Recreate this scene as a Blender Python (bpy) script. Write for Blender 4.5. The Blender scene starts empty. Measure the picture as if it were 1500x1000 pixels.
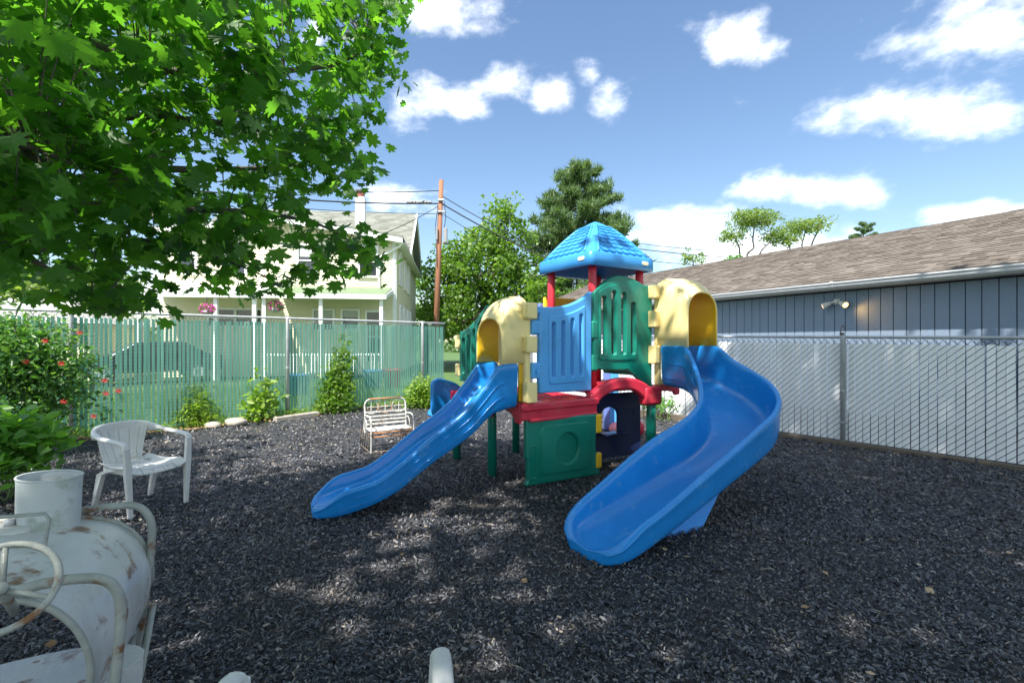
import bpy, math, random
import numpy as np
from mathutils import Vector, Matrix, noise as mnoise
random.seed(7); rng = np.random.default_rng(7)
S = bpy.context.scene
COL = S.collection
R = math.radians
# ------------------------------------------------------------------ camera
cam = bpy.data.cameras.new('camera'); camo = bpy.data.objects.new('camera', cam); COL.objects.link(camo)
camo.location = (0, 0, 1.45); camo.rotation_euler = (R(90), 0, 0)
cam.lens = 16.32; cam.sensor_width = 36; cam.clip_start = 0.05; cam.clip_end = 2000
S.camera = camo
# ------------------------------------------------------------------ view
S.view_settings.view_transform = 'Standard'; S.view_settings.look = 'None'
S.view_settings.exposure = 2.42; S.view_settings.gamma = 1.0
S.view_settings.use_curve_mapping = False
SUN_DIR = Vector((-0.42, -0.80, 0)).normalized() * math.cos(R(57)) + Vector((0, 0, math.sin(R(57))))
# ------------------------------------------------------------------ world: sky and clouds
W = bpy.data.worlds.new('World'); S.world = W; W.use_nodes = True
nt = W.node_tree; N = nt.nodes; L = nt.links; N.clear()
def wn(t, **k):
    n = N.new(t)
    for a, b in k.items(): setattr(n, a, b)
    return n
def wmath(op, a, b=None, c=None, clamp=False):
    n = wn('ShaderNodeMath', operation=op, use_clamp=clamp)
    for i, v in enumerate((a, b, c)):
        if v is None: continue
        if isinstance(v, (int, float)): n.inputs[i].default_value = v
        else: L.new(v, n.inputs[i])
    return n.outputs[0]
sky = wn('ShaderNodeTexSky', sky_type='NISHITA', sun_disc=False)
sky.sun_elevation = R(57); sky.sun_rotation = math.atan2(SUN_DIR.x, SUN_DIR.y)
sky.air_density = 1.3; sky.dust_density = 0.4; sky.ozone_density = 2.2
tc = wn('ShaderNodeTexCoord')
D = tc.outputs['Generated']
# clouds: (px, py, half width px, half height px, strength)
CL = [(652, 8, 80, 40, 1.1), (640, 150, 72, 36, 1.0), (735, 122, 48, 26, 1.0), (806, 133, 32, 26, .95), (866, 108, 22, 24, .85), (892, 135, 28, 34, .95),
      (1078, 60, 52, 32, 1.15), (1352, 163, 155, 36, 1.3), (1450, 34, 140, 56, 1.2), (1195, 277, 95, 26, 1.0), (1010, 340, 130, 32, 1.25), (1270, 285, 45, 14, .9),
      (1445, 318, 110, 18, 1.0), (462, 45, 26, 26, .8), (1110, 372, 210, 40, 1.2), (578, 290, 50, 26, .8), (250, 428, 260, 40, 1.0),
      (-200, 200, 200, 80, 1), (1750, 120, 190, 80, 1)]
nz = wn('ShaderNodeTexNoise'); nz.inputs['Scale'].default_value = 11; nz.inputs['Detail'].default_value = 9; nz.inputs['Roughness'].default_value = .58
sc = wn('ShaderNodeVectorMath', operation='MULTIPLY'); sc.inputs[1].default_value = (1, 1, 1.7)
L.new(D, sc.inputs[0]); L.new(sc.outputs[0], nz.inputs['Vector'])
nzf = nz.outputs[0]
sx = wn('ShaderNodeSeparateXYZ'); L.new(D, sx.inputs[0])
ysafe = wmath('MAXIMUM', sx.outputs[1], 0.05); gu_ = wmath('DIVIDE', sx.outputs[0], ysafe); gw_ = wmath('DIVIDE', sx.outputs[2], ysafe)
acc = None
for (px, py, hw, hh, st) in CL:
    a2 = wmath('POWER', wmath('ABSOLUTE', wmath('DIVIDE', wmath('SUBTRACT', gu_, (px-750)/680), hw/680)), 2.0)
    bb = wmath('POWER', wmath('ABSOLUTE', wmath('DIVIDE', wmath('SUBTRACT', gw_, (500-py)/680), hh/680)), 2.0)
    f = wmath('SUBTRACT', 1.0, wmath('SQRT', wmath('ADD', a2, bb)))
    f = wmath('MAXIMUM', f, -1.5)
    f = wmath('ADD', wmath('MULTIPLY', f, 1.25), (st-1)*.6-.12)
    front = wmath('GREATER_THAN', sx.outputs[1], 0.08)
    f = wmath('ADD', f, wmath('MULTIPLY', wmath('SUBTRACT', front, 1.0), 3.0))
    acc = f if acc is None else wmath('MAXIMUM', acc, f)
# unseen clouds round the rest of the sky, added to brighten the shade
nb = wn('ShaderNodeTexNoise'); nb.inputs['Scale'].default_value = 2.6; nb.inputs['Detail'].default_value = 3
L.new(sc.outputs[0], nb.inputs['Vector'])
elev = wmath('SUBTRACT', sx.outputs[2], wmath('MULTIPLY', sx.outputs[1], .85))      # beyond the top edge of the clouds listed above
back = wmath('MAXIMUM', wmath('MULTIPLY', wmath('SUBTRACT', 0.25, sx.outputs[1]), 3.0, clamp=True), wmath('MULTIPLY', elev, 4.0, clamp=True))
gen = wmath('ADD', wmath('MULTIPLY', wmath('SUBTRACT', nb.outputs[0], 0.44), 4.0), wmath('MULTIPLY', wmath('SUBTRACT', back, 1.0), 3.0))
acc = wmath('MAXIMUM', acc, gen)
dens = wmath('ADD', acc, wmath('MULTIPLY', wmath('SUBTRACT', nzf, 0.52), 4.6))
mr = wn('ShaderNodeMapRange', interpolation_type='SMOOTHSTEP')
L.new(dens, mr.inputs['Value']); mr.inputs['From Min'].default_value = -0.55; mr.inputs['From Max'].default_value = 2.4
up = wmath('GREATER_THAN', sx.outputs[2], 0.0)
cm = wmath('MULTIPLY', wmath('MULTIPLY', mr.outputs[0], .95), up)
# cloud brightness: slightly grey where thick
mr2 = wn('ShaderNodeMapRange'); L.new(dens, mr2.inputs['Value']); mr2.inputs['From Min'].default_value = .9; mr2.inputs['From Max'].default_value = 3.0
mr2.inputs['To Min'].default_value = 1.0; mr2.inputs['To Max'].default_value = .26
cc = wn('ShaderNodeVectorMath', operation='SCALE'); cc.inputs[0].default_value = (6.2, 6.1, 6.0); L.new(mr2.outputs[0], cc.inputs['Scale'])
tint = wn('ShaderNodeVectorMath', operation='MULTIPLY'); tint.inputs[1].default_value = (.33, .35, .375); L.new(sky.outputs[0], tint.inputs[0])
mx = wn('ShaderNodeMix', data_type='RGBA')
L.new(cm, mx.inputs[0]); L.new(tint.outputs[0], mx.inputs[6]); L.new(cc.outputs[0], mx.inputs[7])
bg = wn('ShaderNodeBackground'); bg.inputs[1].default_value = 0.10
L.new(mx.outputs[2], bg.inputs[0])
wo = wn('ShaderNodeOutputWorld'); L.new(bg.outputs[0], wo.inputs[0])
# ------------------------------------------------------------------ sun
sl = bpy.data.lights.new('sun', 'SUN'); sl.energy = 2.0; sl.angle = R(.53); sl.color = (1, .955, .88)
so = bpy.data.objects.new('sun', sl); COL.objects.link(so)
so.rotation_euler = (-SUN_DIR).to_track_quat('-Z', 'Y').to_euler()

# ================================================================== helpers
def P(px, py, Y):            # a point of the place from its bearing and its real distance
    return Vector(((px-750)/680*Y, Y, 1.45-(py-500)/680*Y))
def tag(o, label=None, cat=None, group=None, kind=None):
    if label: o['label'] = label
    if cat: o['category'] = cat
    if group: o['group'] = group
    if kind: o['kind'] = kind
    return o
def thing(name, label, cat, loc=(0, 0, 0), group=None):
    o = bpy.data.objects.new(name, None); o.empty_display_size = .1; COL.objects.link(o); o.location = loc
    return tag(o, label, cat, group)
def wloc(o):
    v = Vector((0, 0, 0))
    while o is not None: v += o.location; o = o.parent
    return v
def link(name, me, mat, parent=None, smooth=False, mods=()):
    o = bpy.data.objects.new(name, me); COL.objects.link(o)
    if mat is not None and not me.materials: me.materials.append(mat)
    if parent is not None:
        off = wloc(parent); me.transform(Matrix.Translation(-off)); o.parent = parent
    if smooth: me.shade_smooth()
    for m in mods:
        if m[0] == 'bevel':
            b = o.modifiers.new('b', 'BEVEL'); b.width = m[1]; b.segments = m[2] if len(m) > 2 else 2; b.limit_method = 'ANGLE'
            b.harden_normals = False
        if m[0] == 'sub':
            b = o.modifiers.new('s', 'SUBSURF'); b.levels = b.render_levels = m[1]
    return o
class MB:
    def __init__(s): s.v = []; s.f = []
    def add(s, vs, fs):
        k = len(s.v); s.v += [tuple(v) for v in vs]; s.f += [tuple(i+k for i in f) for f in fs]; return s
    def box(s, c, d, rz=0, M=None):
        x, y, z = d[0]/2, d[1]/2, d[2]/2
        vs = [Vector((a*x, b*y, e*z)) for e in (-1, 1) for b in (-1, 1) for a in (-1, 1)]
        m = M if M is not None else Matrix.Rotation(rz, 3, 'Z')
        vs = [m @ v + Vector(c) for v in vs]
        return s.add(vs, [(0, 2, 3, 1), (4, 5, 7, 6), (0, 1, 5, 4), (2, 6, 7, 3), (0, 4, 6, 2), (1, 3, 7, 5)])
    def beam(s, a, b, w, h, up=(0, 0, 1)):     # rectangular bar from a to b
        a = Vector(a); b = Vector(b); d = (b-a); l = d.length; d.normalize(); u = Vector(up)
        x = d.cross(u)
        if x.length < 1e-4: x = d.cross(Vector((1, 0, 0)))
        x.normalize(); u = x.cross(d)
        M = Matrix((x, d, u)).transposed()
        return s.box((a+b)/2, (w, l, h), M=M)
    def tube(s, pts, r, n=8, cap=True, closed=False):
        pts = [Vector(p) for p in pts]; m = len(pts); rs = r if isinstance(r, (list, tuple)) else [r]*m
        k = len(s.v); prev = None
        for i, p in enumerate(pts):
            if closed: t = pts[(i+1) % m]-pts[i-1]
            else: t = pts[min(i+1, m-1)]-pts[max(i-1, 0)]
            t.normalize()
            if prev is None:
                x = t.cross(Vector((0, 0, 1)))
                if x.length < .05: x = t.cross(Vector((1, 0, 0)))
            else: x = prev - t*prev.dot(t)
            x.normalize(); prev = x; y = t.cross(x)
            for j in range(n):
                a = 2*math.pi*j/n
                s.v.append(tuple(p + (x*math.cos(a)+y*math.sin(a))*rs[i]))
        for i in range(m if closed else m-1):
            i2 = (i+1) % m
            for j in range(n):
                s.f.append((k+i*n+j, k+i*n+(j+1) % n, k+i2*n+(j+1) % n, k+i2*n+j))
        if cap and not closed:
            s.f.append(tuple(k+j for j in reversed(range(n)))); s.f.append(tuple(k+(m-1)*n+j for j in range(n)))
        return s
    def prism(s, poly, ax, ay, az, o, d):      # polygon in (ax, ay) extruded along az by d
        n = len(poly); o = Vector(o); ax = Vector(ax); ay = Vector(ay); az = Vector(az)
        vs = [o+ax*p[0]+ay*p[1] for p in poly]+[o+ax*p[0]+ay*p[1]+az*d for p in poly]
        fs = [tuple(reversed(range(n))), tuple(range(n, 2*n))]+[(i, (i+1) % n, n+(i+1) % n, n+i) for i in range(n)]
        return s.add(vs, fs)
    def grid(s, rows, closed=False):           # rows of equal-length point lists
        k = len(s.v); m = len(rows[0])
        for r in rows: s.v += [tuple(p) for p in r]
        for i in range(len(rows)-1):
            for j in range(m if closed else m-1):
                s.f.append((k+i*m+j, k+i*m+(j+1) % m, k+(i+1)*m+(j+1) % m, k+(i+1)*m+j))
        return s
    def mesh(s, name='m'):
        me = bpy.data.meshes.new(name); me.from_pydata(s.v, [], s.f); me.update(); return me
    def build(s, name, mat, parent=None, smooth=False, mods=()):
        me = s.mesh(name)
        import bmesh
        bm = bmesh.new(); bm.from_mesh(me); bmesh.ops.recalc_face_normals(bm, faces=bm.faces); bm.to_mesh(me); bm.free()
        o = link(name, me, mat, parent, smooth, mods)
        return o
def crv(pts, n=6, closed=False):               # Catmull-Rom
    pts = [np.array(p, float) for p in pts]; m = len(pts); out = []
    rngm = m if closed else m-1
    for i in range(rngm):
        if closed: p0, p1, p2, p3 = pts[i-1], pts[i], pts[(i+1) % m], pts[(i+2) % m]
        else: p0, p1, p2, p3 = pts[max(i-1, 0)], pts[i], pts[i+1], pts[min(i+2, m-1)]
        for k in range(n):
            t = k/n
            out.append(.5*((2*p1)+(-p0+p2)*t+(2*p0-5*p1+4*p2-p3)*t*t+(-p0+3*p1-3*p2+p3)*t**3))
    if not closed: out.append(pts[-1])
    return [tuple(map(float, o)) for o in out]
def rrect(x0, y0, x1, y1, r, n=5):
    o = []
    for (cx, cy, a0) in ((x1-r, y1-r, 0), (x0+r, y1-r, 90), (x0+r, y0+r, 180), (x1-r, y0+r, 270)):
        for k in range(n+1):
            a = R(a0+90*k/n); o.append((cx+r*math.cos(a), cy+r*math.sin(a)))
    return o
def rpoly(pts, r, n=4):                        # polygon with rounded corners
    o = []; m = len(pts)
    for i in range(m):
        a = Vector(pts[i-1]); b = Vector(pts[i]); c = Vector(pts[(i+1) % m])
        d1 = (a-b); d2 = (c-b); l = min(r, d1.length*.45, d2.length*.45)
        p = b+d1.normalized()*l; q = b+d2.normalized()*l
        for k in range(n+1):
            t = k/n; o.append(tuple(p*(1-t)**2+b*2*t*(1-t)+q*t*t))
    return o
def plate(name, loops, thick, bevel, mat, parent, o, ax, ay=(0, 0, 1), smooth=True, seg=2):
    """2-D outline with holes, extruded about its middle and rounded; lies in the plane o + ax*x + ay*y"""
    cu = bpy.data.curves.new('c', 'CURVE'); cu.dimensions = '2D'; cu.fill_mode = 'BOTH'
    for lp in loops:
        sp = cu.splines.new('POLY'); sp.points.add(len(lp)-1); sp.use_cyclic_u = True
        for i, p in enumerate(lp): sp.points[i].co = (p[0], p[1], 0, 1)
    cu.extrude = max(thick/2-bevel, .0005); cu.bevel_depth = bevel; cu.bevel_resolution = seg; cu.offset = -bevel
    ob = bpy.data.objects.new('t', cu); COL.objects.link(ob)
    dg = bpy.context.evaluated_depsgraph_get(); me = bpy.data.meshes.new_from_object(ob.evaluated_get(dg))
    bpy.data.objects.remove(ob); bpy.data.curves.remove(cu)
    ax = Vector(ax).normalized(); ay = Vector(ay).normalized(); az = ax.cross(ay)
    M = Matrix((ax, ay, az)).transposed().to_4x4(); M.translation = Vector(o)
    me.transform(M); me.materials.clear(); me.name = name
    ob = link(name, me, mat, parent)
    if smooth:
        me.shade_smooth()
        try: me.set_sharp_from_angle(angle=R(50))
        except Exception: pass
    return ob
def mesh_np(name, V, F, mat, parent=None, smooth=False):   # V (n,3), F (m,k)
    me = bpy.data.meshes.new(name); n = len(V); m, k = F.shape
    me.vertices.add(n); me.vertices.foreach_set('co', V.astype(np.float32).ravel())
    me.loops.add(m*k); me.loops.foreach_set('vertex_index', F.astype(np.int32).ravel())
    me.polygons.add(m); me.polygons.foreach_set('loop_start', np.arange(0, m*k, k, dtype=np.int32))
    me.polygons.foreach_set('loop_total', np.full(m, k, np.int32))
    me.update(calc_edges=True)
    return link(name, me, mat, parent, smooth)
def scatter(name, C, size, tv, tf, mat, parent=None, droop=None, flat=0.0, smooth=False):
    """many copies of one small template (tv verts, tf faces) at centres C with random turns"""
    n = len(C); tv = np.array(tv, float); tf = np.array(tf, int)
    yaw = rng.uniform(0, 2*np.pi, n); pit = rng.normal(0, 1, n)*(1-flat)*.9; rol = rng.normal(0, 1, n)*(1-flat)*.9
    if droop is not None: pit = pit*.6+droop
    cy, sy = np.cos(yaw), np.sin(yaw); cp, sp = np.cos(pit), np.sin(pit); cr, sr = np.cos(rol), np.sin(rol)
    x = tv[None, :, 0]; y = tv[None, :, 1]; z = tv[None, :, 2]
    x1 = x*cr[:, None]+z*sr[:, None]; z1 = -x*sr[:, None]+z*cr[:, None]
    y2 = y*cp[:, None]-z1*sp[:, None]; z2 = y*sp[:, None]+z1*cp[:, None]
    x3 = x1*cy[:, None]-y2*sy[:, None]; y3 = x1*sy[:, None]+y2*cy[:, None]
    sz = np.broadcast_to(np.asarray(size, float), (n,))[:, None]
    V = np.stack([x3*sz+C[:, 0:1], y3*sz+C[:, 1:2], z2*sz+C[:, 2:3]], -1).reshape(-1, 3)
    F = (tf[None]+(np.arange(n)*len(tv))[:, None, None]).reshape(-1, tf.shape[1])
    return mesh_np(name, V, F, mat, parent, smooth)
# ------------------------------------------------------------------ materials
def newmat(name):
    m = bpy.data.materials.new(name); m.use_nodes = True; t = m.node_tree
    return m, t, t.nodes, t.links, t.nodes['Principled BSDF']
def pmat(name, col, rough=.5, var=.12, scale=6, bump=.0, bscale=80, metal=0, spec=.5, dirt=None, dscale=3, damt=.5, island=0, coords='Object', sss=0, coat=0, stretch=(1, 1, 1), rvar=.15, det=5):
    m, t, n, l, b = newmat(name)
    tc = n.new('ShaderNodeTexCoord'); mp = n.new('ShaderNodeMapping'); mp.inputs['Scale'].default_value = stretch
    l.new(tc.outputs[coords], mp.inputs[0]); V = mp.outputs[0]
    nz = n.new('ShaderNodeTexNoise'); nz.inputs['Scale'].default_value = scale; nz.inputs['Detail'].default_value = det; l.new(V, nz.inputs['Vector'])
    mr = n.new('ShaderNodeMapRange'); l.new(nz.outputs[0], mr.inputs[0]); mr.inputs[1].default_value = .25; mr.inputs[2].default_value = .75
    mr.inputs[3].default_value = 1-var; mr.inputs[4].default_value = 1+var
    hs = n.new('ShaderNodeHueSaturation'); hs.inputs['Color'].default_value = (*col, 1); l.new(mr.outputs[0], hs.inputs['Value'])
    out = hs.outputs[0]
    if island:
        g = n.new('ShaderNodeNewGeometry'); m3 = n.new('ShaderNodeMapRange'); l.new(g.outputs['Random Per Island'], m3.inputs[0])
        m3.inputs[3].default_value = 1-island; m3.inputs[4].default_value = 1+island
        h2 = n.new('ShaderNodeHueSaturation'); l.new(out, h2.inputs['Color']); l.new(m3.outputs[0], h2.inputs['Value']); out = h2.outputs[0]
    if dirt:
        n2 = n.new('ShaderNodeTexNoise'); n2.inputs['Scale'].default_value = dscale; n2.inputs['Detail'].default_value = 8; n2.inputs['Roughness'].default_value = .65; l.new(V, n2.inputs['Vector'])
        m2 = n.new('ShaderNodeMapRange'); m2.interpolation_type = 'SMOOTHSTEP'; l.new(n2.outputs[0], m2.inputs[0]); m2.inputs[1].default_value = 1-damt*.9; m2.inputs[2].default_value = 1.12-damt*.9
        mi = n.new('ShaderNodeMix'); mi.data_type = 'RGBA'; l.new(m2.outputs[0], mi.inputs[0]); l.new(out, mi.inputs[6]); mi.inputs[7].default_value = (*dirt, 1); out = mi.outputs[2]
    l.new(out, b.inputs['Base Color'])
    m4 = n.new('ShaderNodeMapRange'); l.new(nz.outputs[0], m4.inputs[0]); m4.inputs[1].default_value = .3; m4.inputs[2].default_value = .7
    m4.inputs[3].default_value = max(rough-rvar, .03); m4.inputs[4].default_value = min(rough+rvar, 1); l.new(m4.outputs[0], b.inputs['Roughness'])
    b.inputs['Metallic'].default_value = metal; b.inputs['Specular IOR Level'].default_value = spec
    b.inputs['Coat Weight'].default_value = coat
    if sss: b.inputs['Subsurface Weight'].default_value = sss; b.inputs['Subsurface Scale'].default_value = .02
    if bump:
        nb = n.new('ShaderNodeTexNoise'); nb.inputs['Scale'].default_value = bscale; nb.inputs['Detail'].default_value = 4; l.new(V, nb.inputs['Vector'])
        bp = n.new('ShaderNodeBump'); bp.inputs['Strength'].default_value = bump; bp.inputs['Distance'].default_value = .01; l.new(nb.outputs[0], bp.inputs['Height']); l.new(bp.outputs[0], b.inputs['Normal'])
    return m
def leafmat(name, cols, trans=.45, rough=.45, tcol=None):
    m, t, n, l, b = newmat(name)
    g = n.new('ShaderNodeNewGeometry'); cr = n.new('ShaderNodeValToRGB'); l.new(g.outputs['Random Per Island'], cr.inputs[0])
    e = cr.color_ramp.elements; e[0].color = (*cols[0], 1); e[1].color = (*cols[-1], 1); e[1].position = 1
    for i, c in enumerate(cols[1:-1]): x = e.new((i+1)/(len(cols)-1)); x.color = (*c, 1)
    l.new(cr.outputs[0], b.inputs['Base Color']); b.inputs['Roughness'].default_value = rough; b.inputs['Specular IOR Level'].default_value = .45
    tr = n.new('ShaderNodeBsdfTranslucent'); hs = n.new('ShaderNodeMix'); hs.data_type = 'RGBA'; hs.blend_type = 'MULTIPLY'; hs.inputs[0].default_value = 1
    l.new(cr.outputs[0], hs.inputs[6]); hs.inputs[7].default_value = (*(tcol or (2.6, 2.8, .9)), 1); hs.clamp_result = False
    l.new(hs.outputs[2], tr.inputs[0])
    ms = n.new('ShaderNodeMixShader'); ms.inputs[0].default_value = trans
    l.new(b.outputs[0], ms.inputs[1]); l.new(tr.outputs[0], ms.inputs[2]); l.new(ms.outputs[0], n['Material Output'].inputs[0])
    return m
def rampmat(name, cols, rough=.6, bump=0, bscale=60, spec=.5):     # per-island colour choice
    m, t, n, l, b = newmat(name)
    g = n.new('ShaderNodeNewGeometry'); cr = n.new('ShaderNodeValToRGB'); l.new(g.outputs['Random Per Island'], cr.inputs[0])
    e = cr.color_ramp.elements; e[0].color = (*cols[0][1], 1); e[0].position = cols[0][0]; e[1].color = (*cols[-1][1], 1); e[1].position = cols[-1][0]
    for p, c in cols[1:-1]: x = e.new(p); x.color = (*c, 1)
    l.new(cr.outputs[0], b.inputs['Base Color']); b.inputs['Roughness'].default_value = rough; b.inputs['Specular IOR Level'].default_value = spec
    if bump:
        nb = n.new('ShaderNodeTexNoise'); nb.inputs['Scale'].default_value = bscale
        bp = n.new('ShaderNodeBump'); bp.inputs['Strength'].default_value = bump; bp.inputs['Distance'].default_value = .01; l.new(nb.outputs[0], bp.inputs['Height']); l.new(bp.outputs[0], b.inputs['Normal'])
    return m
DUST = (.30, .29, .27)
M_blue = pmat('slide_blue_plastic', (.012, .22, .61), .25, .09, 3, .05, 220, spec=.5, dirt=(.10, .30, .58), dscale=7, damt=.455, rvar=.06)
M_lblue = pmat('light_blue_plastic', (.085, .38, .80), .38, .08, 3, .08, 160, dirt=(.16, .32, .55), damt=.42)
M_rblue = pmat('roof_blue_plastic', (.045, .29, .70), .4, .1, 3, .08, 160, dirt=(.12, .30, .52), damt=.44)
M_green = pmat('green_plastic', (.004, .19, .135), .36, .08, 3, .08, 160, dirt=(.06, .2, .15), damt=.38)
M_yel = pmat('lit_cream_yellow_plastic', (.88, .71, .32), .42, .07, 4, .08, 160, dirt=(.74, .58, .26), damt=.45)  # cream of the sunlit hood outsides put into this base colour
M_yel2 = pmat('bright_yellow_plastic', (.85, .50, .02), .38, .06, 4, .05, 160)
M_red = pmat('red_plastic', (.58, .03, .06), .38, .10, 3, .08, 160, dirt=(.46, .11, .12), damt=.46)
M_redp = pmat('red_post_plastic', (.56, .03, .05), .35, .06, 5, .04)
M_navy = pmat('navy_plastic', (.012, .02, .075), .4, .1, 4, .05)
M_lilac = pmat('lilac_plastic', (.16, .22, .55), .45, .1, 4)
M_pink = pmat('pink_plastic', (.72, .22, .25), .45, .08, 4)
M_cream = pmat('cream_plastic', (.75, .66, .47), .45, .1, 30, dirt=(.35, .25, .14), dscale=30, damt=.42)
M_seam = pmat('slide_seam_shadow_line', (.006, .05, .2), .5, .05, 3)
M_white_chair = pmat('chalky_white_plastic', (.62, .62, .59), .55, .10, 7, .12, 130, dirt=(.36, .37, .33), dscale=5, damt=.50, rvar=.1)
M_paint = pmat('worn_white_paint_on_metal', (.56, .565, .54), .30, .22, 5, .15, 60, dirt=(.24, .14, .08), dscale=6.5, damt=.515, spec=.6)
M_paint2 = pmat('rusty_white_tube', (.33, .345, .315), .45, .25, 12, .35, 50, dirt=(.20, .09, .035), dscale=11, damt=.50, spec=.5)
M_tin = pmat('flaking_white_tin', (.50, .53, .53), .5, .14, 5, .1, 40, dirt=(.33, .37, .33), dscale=6, damt=.56)
M_benchw = pmat('flaky_white_wrought_iron', (.60, .60, .56), .5, .15, 12, .2, 60, dirt=(.30, .16, .08), dscale=16, damt=.52)
M_rust = pmat('bare_rust_orange', (.42, .19, .08), .7, .25, 20, .3, 60)
M_darkiron = pmat('dark_bare_iron', (.10, .085, .07), .7, .25, 20, .3, 60, dirt=(.25, .13, .07), damt=.5, dscale=14)
M_galv = pmat('galvanised_steel', (.50, .51, .52), .42, .12, 9, .05, 90, metal=.15, dirt=(.25, .22, .19), dscale=9, damt=.40)
M_galv_old = pmat('weathered_grey_steel', (.34, .36, .38), .45, .15, 9, .05, 90, metal=.15, dirt=(.30, .11, .06), dscale=5, damt=.42)
M_wire = pmat('fence_wire', (.025, .03, .035), .5, .2, 9, metal=.3)
M_wire2 = pmat('fence_wire_green', (.03, .12, .10), .5, .2, 9)
M_slatw = pmat('white_vinyl_slat', (.88, .89, .92), .35, .05, 5, .04, 60, dirt=(.74, .75, .76), dscale=2, damt=.45, stretch=(1, 1, .3))
M_slatg = pmat('sea_green_vinyl_slat', (.33, .68, .57), .33, .14, 3, .04, 60, dirt=(.16, .42, .34), dscale=2.2, damt=.48, stretch=(1, 1, .3))
_t = M_slatg.node_tree; _b = _t.nodes['Principled BSDF']; _tr = _t.nodes.new('ShaderNodeBsdfTranslucent'); _ms = _t.nodes.new('ShaderNodeMixShader'); _ms.inputs[0].default_value = .5
_t.links.new(_b.inputs['Base Color'].links[0].from_socket, _tr.inputs[0]); _t.links.new(_b.outputs[0], _ms.inputs[1]); _t.links.new(_tr.outputs[0], _ms.inputs[2]); _t.links.new(_ms.outputs[0], _t.nodes['Material Output'].inputs[0])
M_siding = pmat('grey_blue_board_siding', (.20, .26, .345), .62, .07, 4, .35, 60, stretch=(3, 3, .25), spec=.25)
M_dark = pmat('dark_gap', (.02, .022, .026), .9, .1, 4)
M_gutter = pmat('pale_grey_gutter', (.56, .56, .58), .45, .08, 4, .03, 50, dirt=(.3, .29, .26), dscale=5, damt=.40)
M_soffit = pmat('aged_white_soffit', (.50, .49, .45), .6, .12, 5, .1, 40, dirt=(.32, .28, .22), damt=.42)
M_bark = pmat('grey_bark', (.12, .10, .085), .85, .25, 10, .9, 30, stretch=(1, 1, .35))
M_bark2 = pmat('dark_bark', (.07, .055, .045), .85, .25, 6, .8, 12, stretch=(1, 1, .35))
M_pole = pmat('weathered_pole_wood', (.27, .12, .065), .8, .25, 5, .5, 14, stretch=(3, 3, .12), dirt=(.17, .14, .12), dscale=2.0, damt=.46)
M_cable = pmat('black_cable', (.02, .02, .022), .6, .1, 5)
M_clap = pmat('cream_clapboard', (.76, .71, .52), .6, .04, 3, .05, 20)
M_trimw = pmat('white_house_trim', (.80, .80, .78), .5, .05, 5)
M_porchroof = pmat('moss_green_porch_roof', (.16, .22, .12), .8, .15, 2, .3, 20)
M_glass, _t, _n, _l, _b = newmat('window_glass_dark')
_b.inputs['Base Color'].default_value = (.03, .035, .04, 1); _b.inputs['Roughness'].default_value = .06; _b.inputs['Metallic'].default_value = 0
_b.inputs['Specular IOR Level'].default_value = .8
M_curtain = pmat('net_curtain', (.45, .46, .45), .8, .12, 20)
M_chim = pmat('white_painted_chimney', (.82, .82, .80), .6, .05, 4, .2, 14)
M_brick = pmat('red_brick_chimney_top', (.25, .07, .05), .8, .2, 8, .3, 20)
M_houseroof = rampmat('grey_green_house_shingles', [(0, (.15, .16, .13)), (.5, (.20, .205, .175)), (1, (.25, .26, .22))], .85)
M_shingle = rampmat('brown_grey_asphalt_shingle', [(0, (.115, .097, .082)), (.35, (.14, .118, .10)), (.7, (.16, .137, .117)), (1, (.195, .17, .148))], .9, .5, 150, .2)
M_timber = pmat('weathered_border_timber', (.13, .105, .08), .85, .25, 5, .5, 40, stretch=(1, 1, 1))
M_conc = pmat('pale_concrete_edging', (.36, .33, .28), .85, .15, 9, .5, 50, dirt=(.22, .18, .13), damt=.47, dscale=7)
M_base = pmat('black_mulch_bed', (.030, .031, .035), .7, .5, 60, .8, 150, dirt=(.085, .072, .062), dscale=1.6, damt=.50)
M_mulch = rampmat('rubber_mulch_chips', [(0, (.008, .009, .012)), (.4, (.034, .037, .046)), (.7, (.10, .105, .125)), (.9, (.20, .195, .195)), (.975, (.14, .105, .075)), (1, (.40, .35, .28))], .28, .3, 120, .55)
_t = M_mulch.node_tree; _b = _t.nodes['Principled BSDF']; _src = _b.inputs['Base Color'].links[0].from_socket
_tc = _t.nodes.new('ShaderNodeTexCoord'); _nz = _t.nodes.new('ShaderNodeTexNoise'); _nz.inputs['Scale'].default_value = .9; _nz.inputs['Detail'].default_value = 6; _t.links.new(_tc.outputs['Object'], _nz.inputs['Vector'])
_mr = _t.nodes.new('ShaderNodeMapRange'); _mr.inputs[1].default_value = .48; _mr.inputs[2].default_value = .68; _mr.inputs[4].default_value = .42; _t.links.new(_nz.outputs[0], _mr.inputs[0])
_mx = _t.nodes.new('ShaderNodeMix'); _mx.data_type = 'RGBA'; _mx.inputs[7].default_value = (.105, .088, .074, 1); _t.links.new(_mr.outputs[0], _mx.inputs[0]); _t.links.new(_src, _mx.inputs[6]); _t.links.new(_mx.outputs[2], _b.inputs['Base Color'])
M_lawn = pmat('lawn_ground', (.065, .13, .03), .9, .3, 6, .6, 60, dirt=(.12, .14, .05), damt=.5, dscale=2)
M_grass = leafmat('grass_blades', [(.05, .12, .02), (.09, .18, .04), (.16, .22, .07)], .3)
M_maple = leafmat('maple_leaf', [(.040, .10, .035), (.052, .15, .026), (.075, .19, .032), (.11, .23, .04)], .58, .42, (2.3, 2.5, .7))
M_decid = leafmat('mixed_green_leaf', [(.06, .12, .02), (.10, .19, .03), (.17, .26, .05)], .4)
M_locust = leafmat('pale_green_leaf', [(.10, .16, .04), (.16, .23, .06), (.22, .28, .09)], .35)
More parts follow.
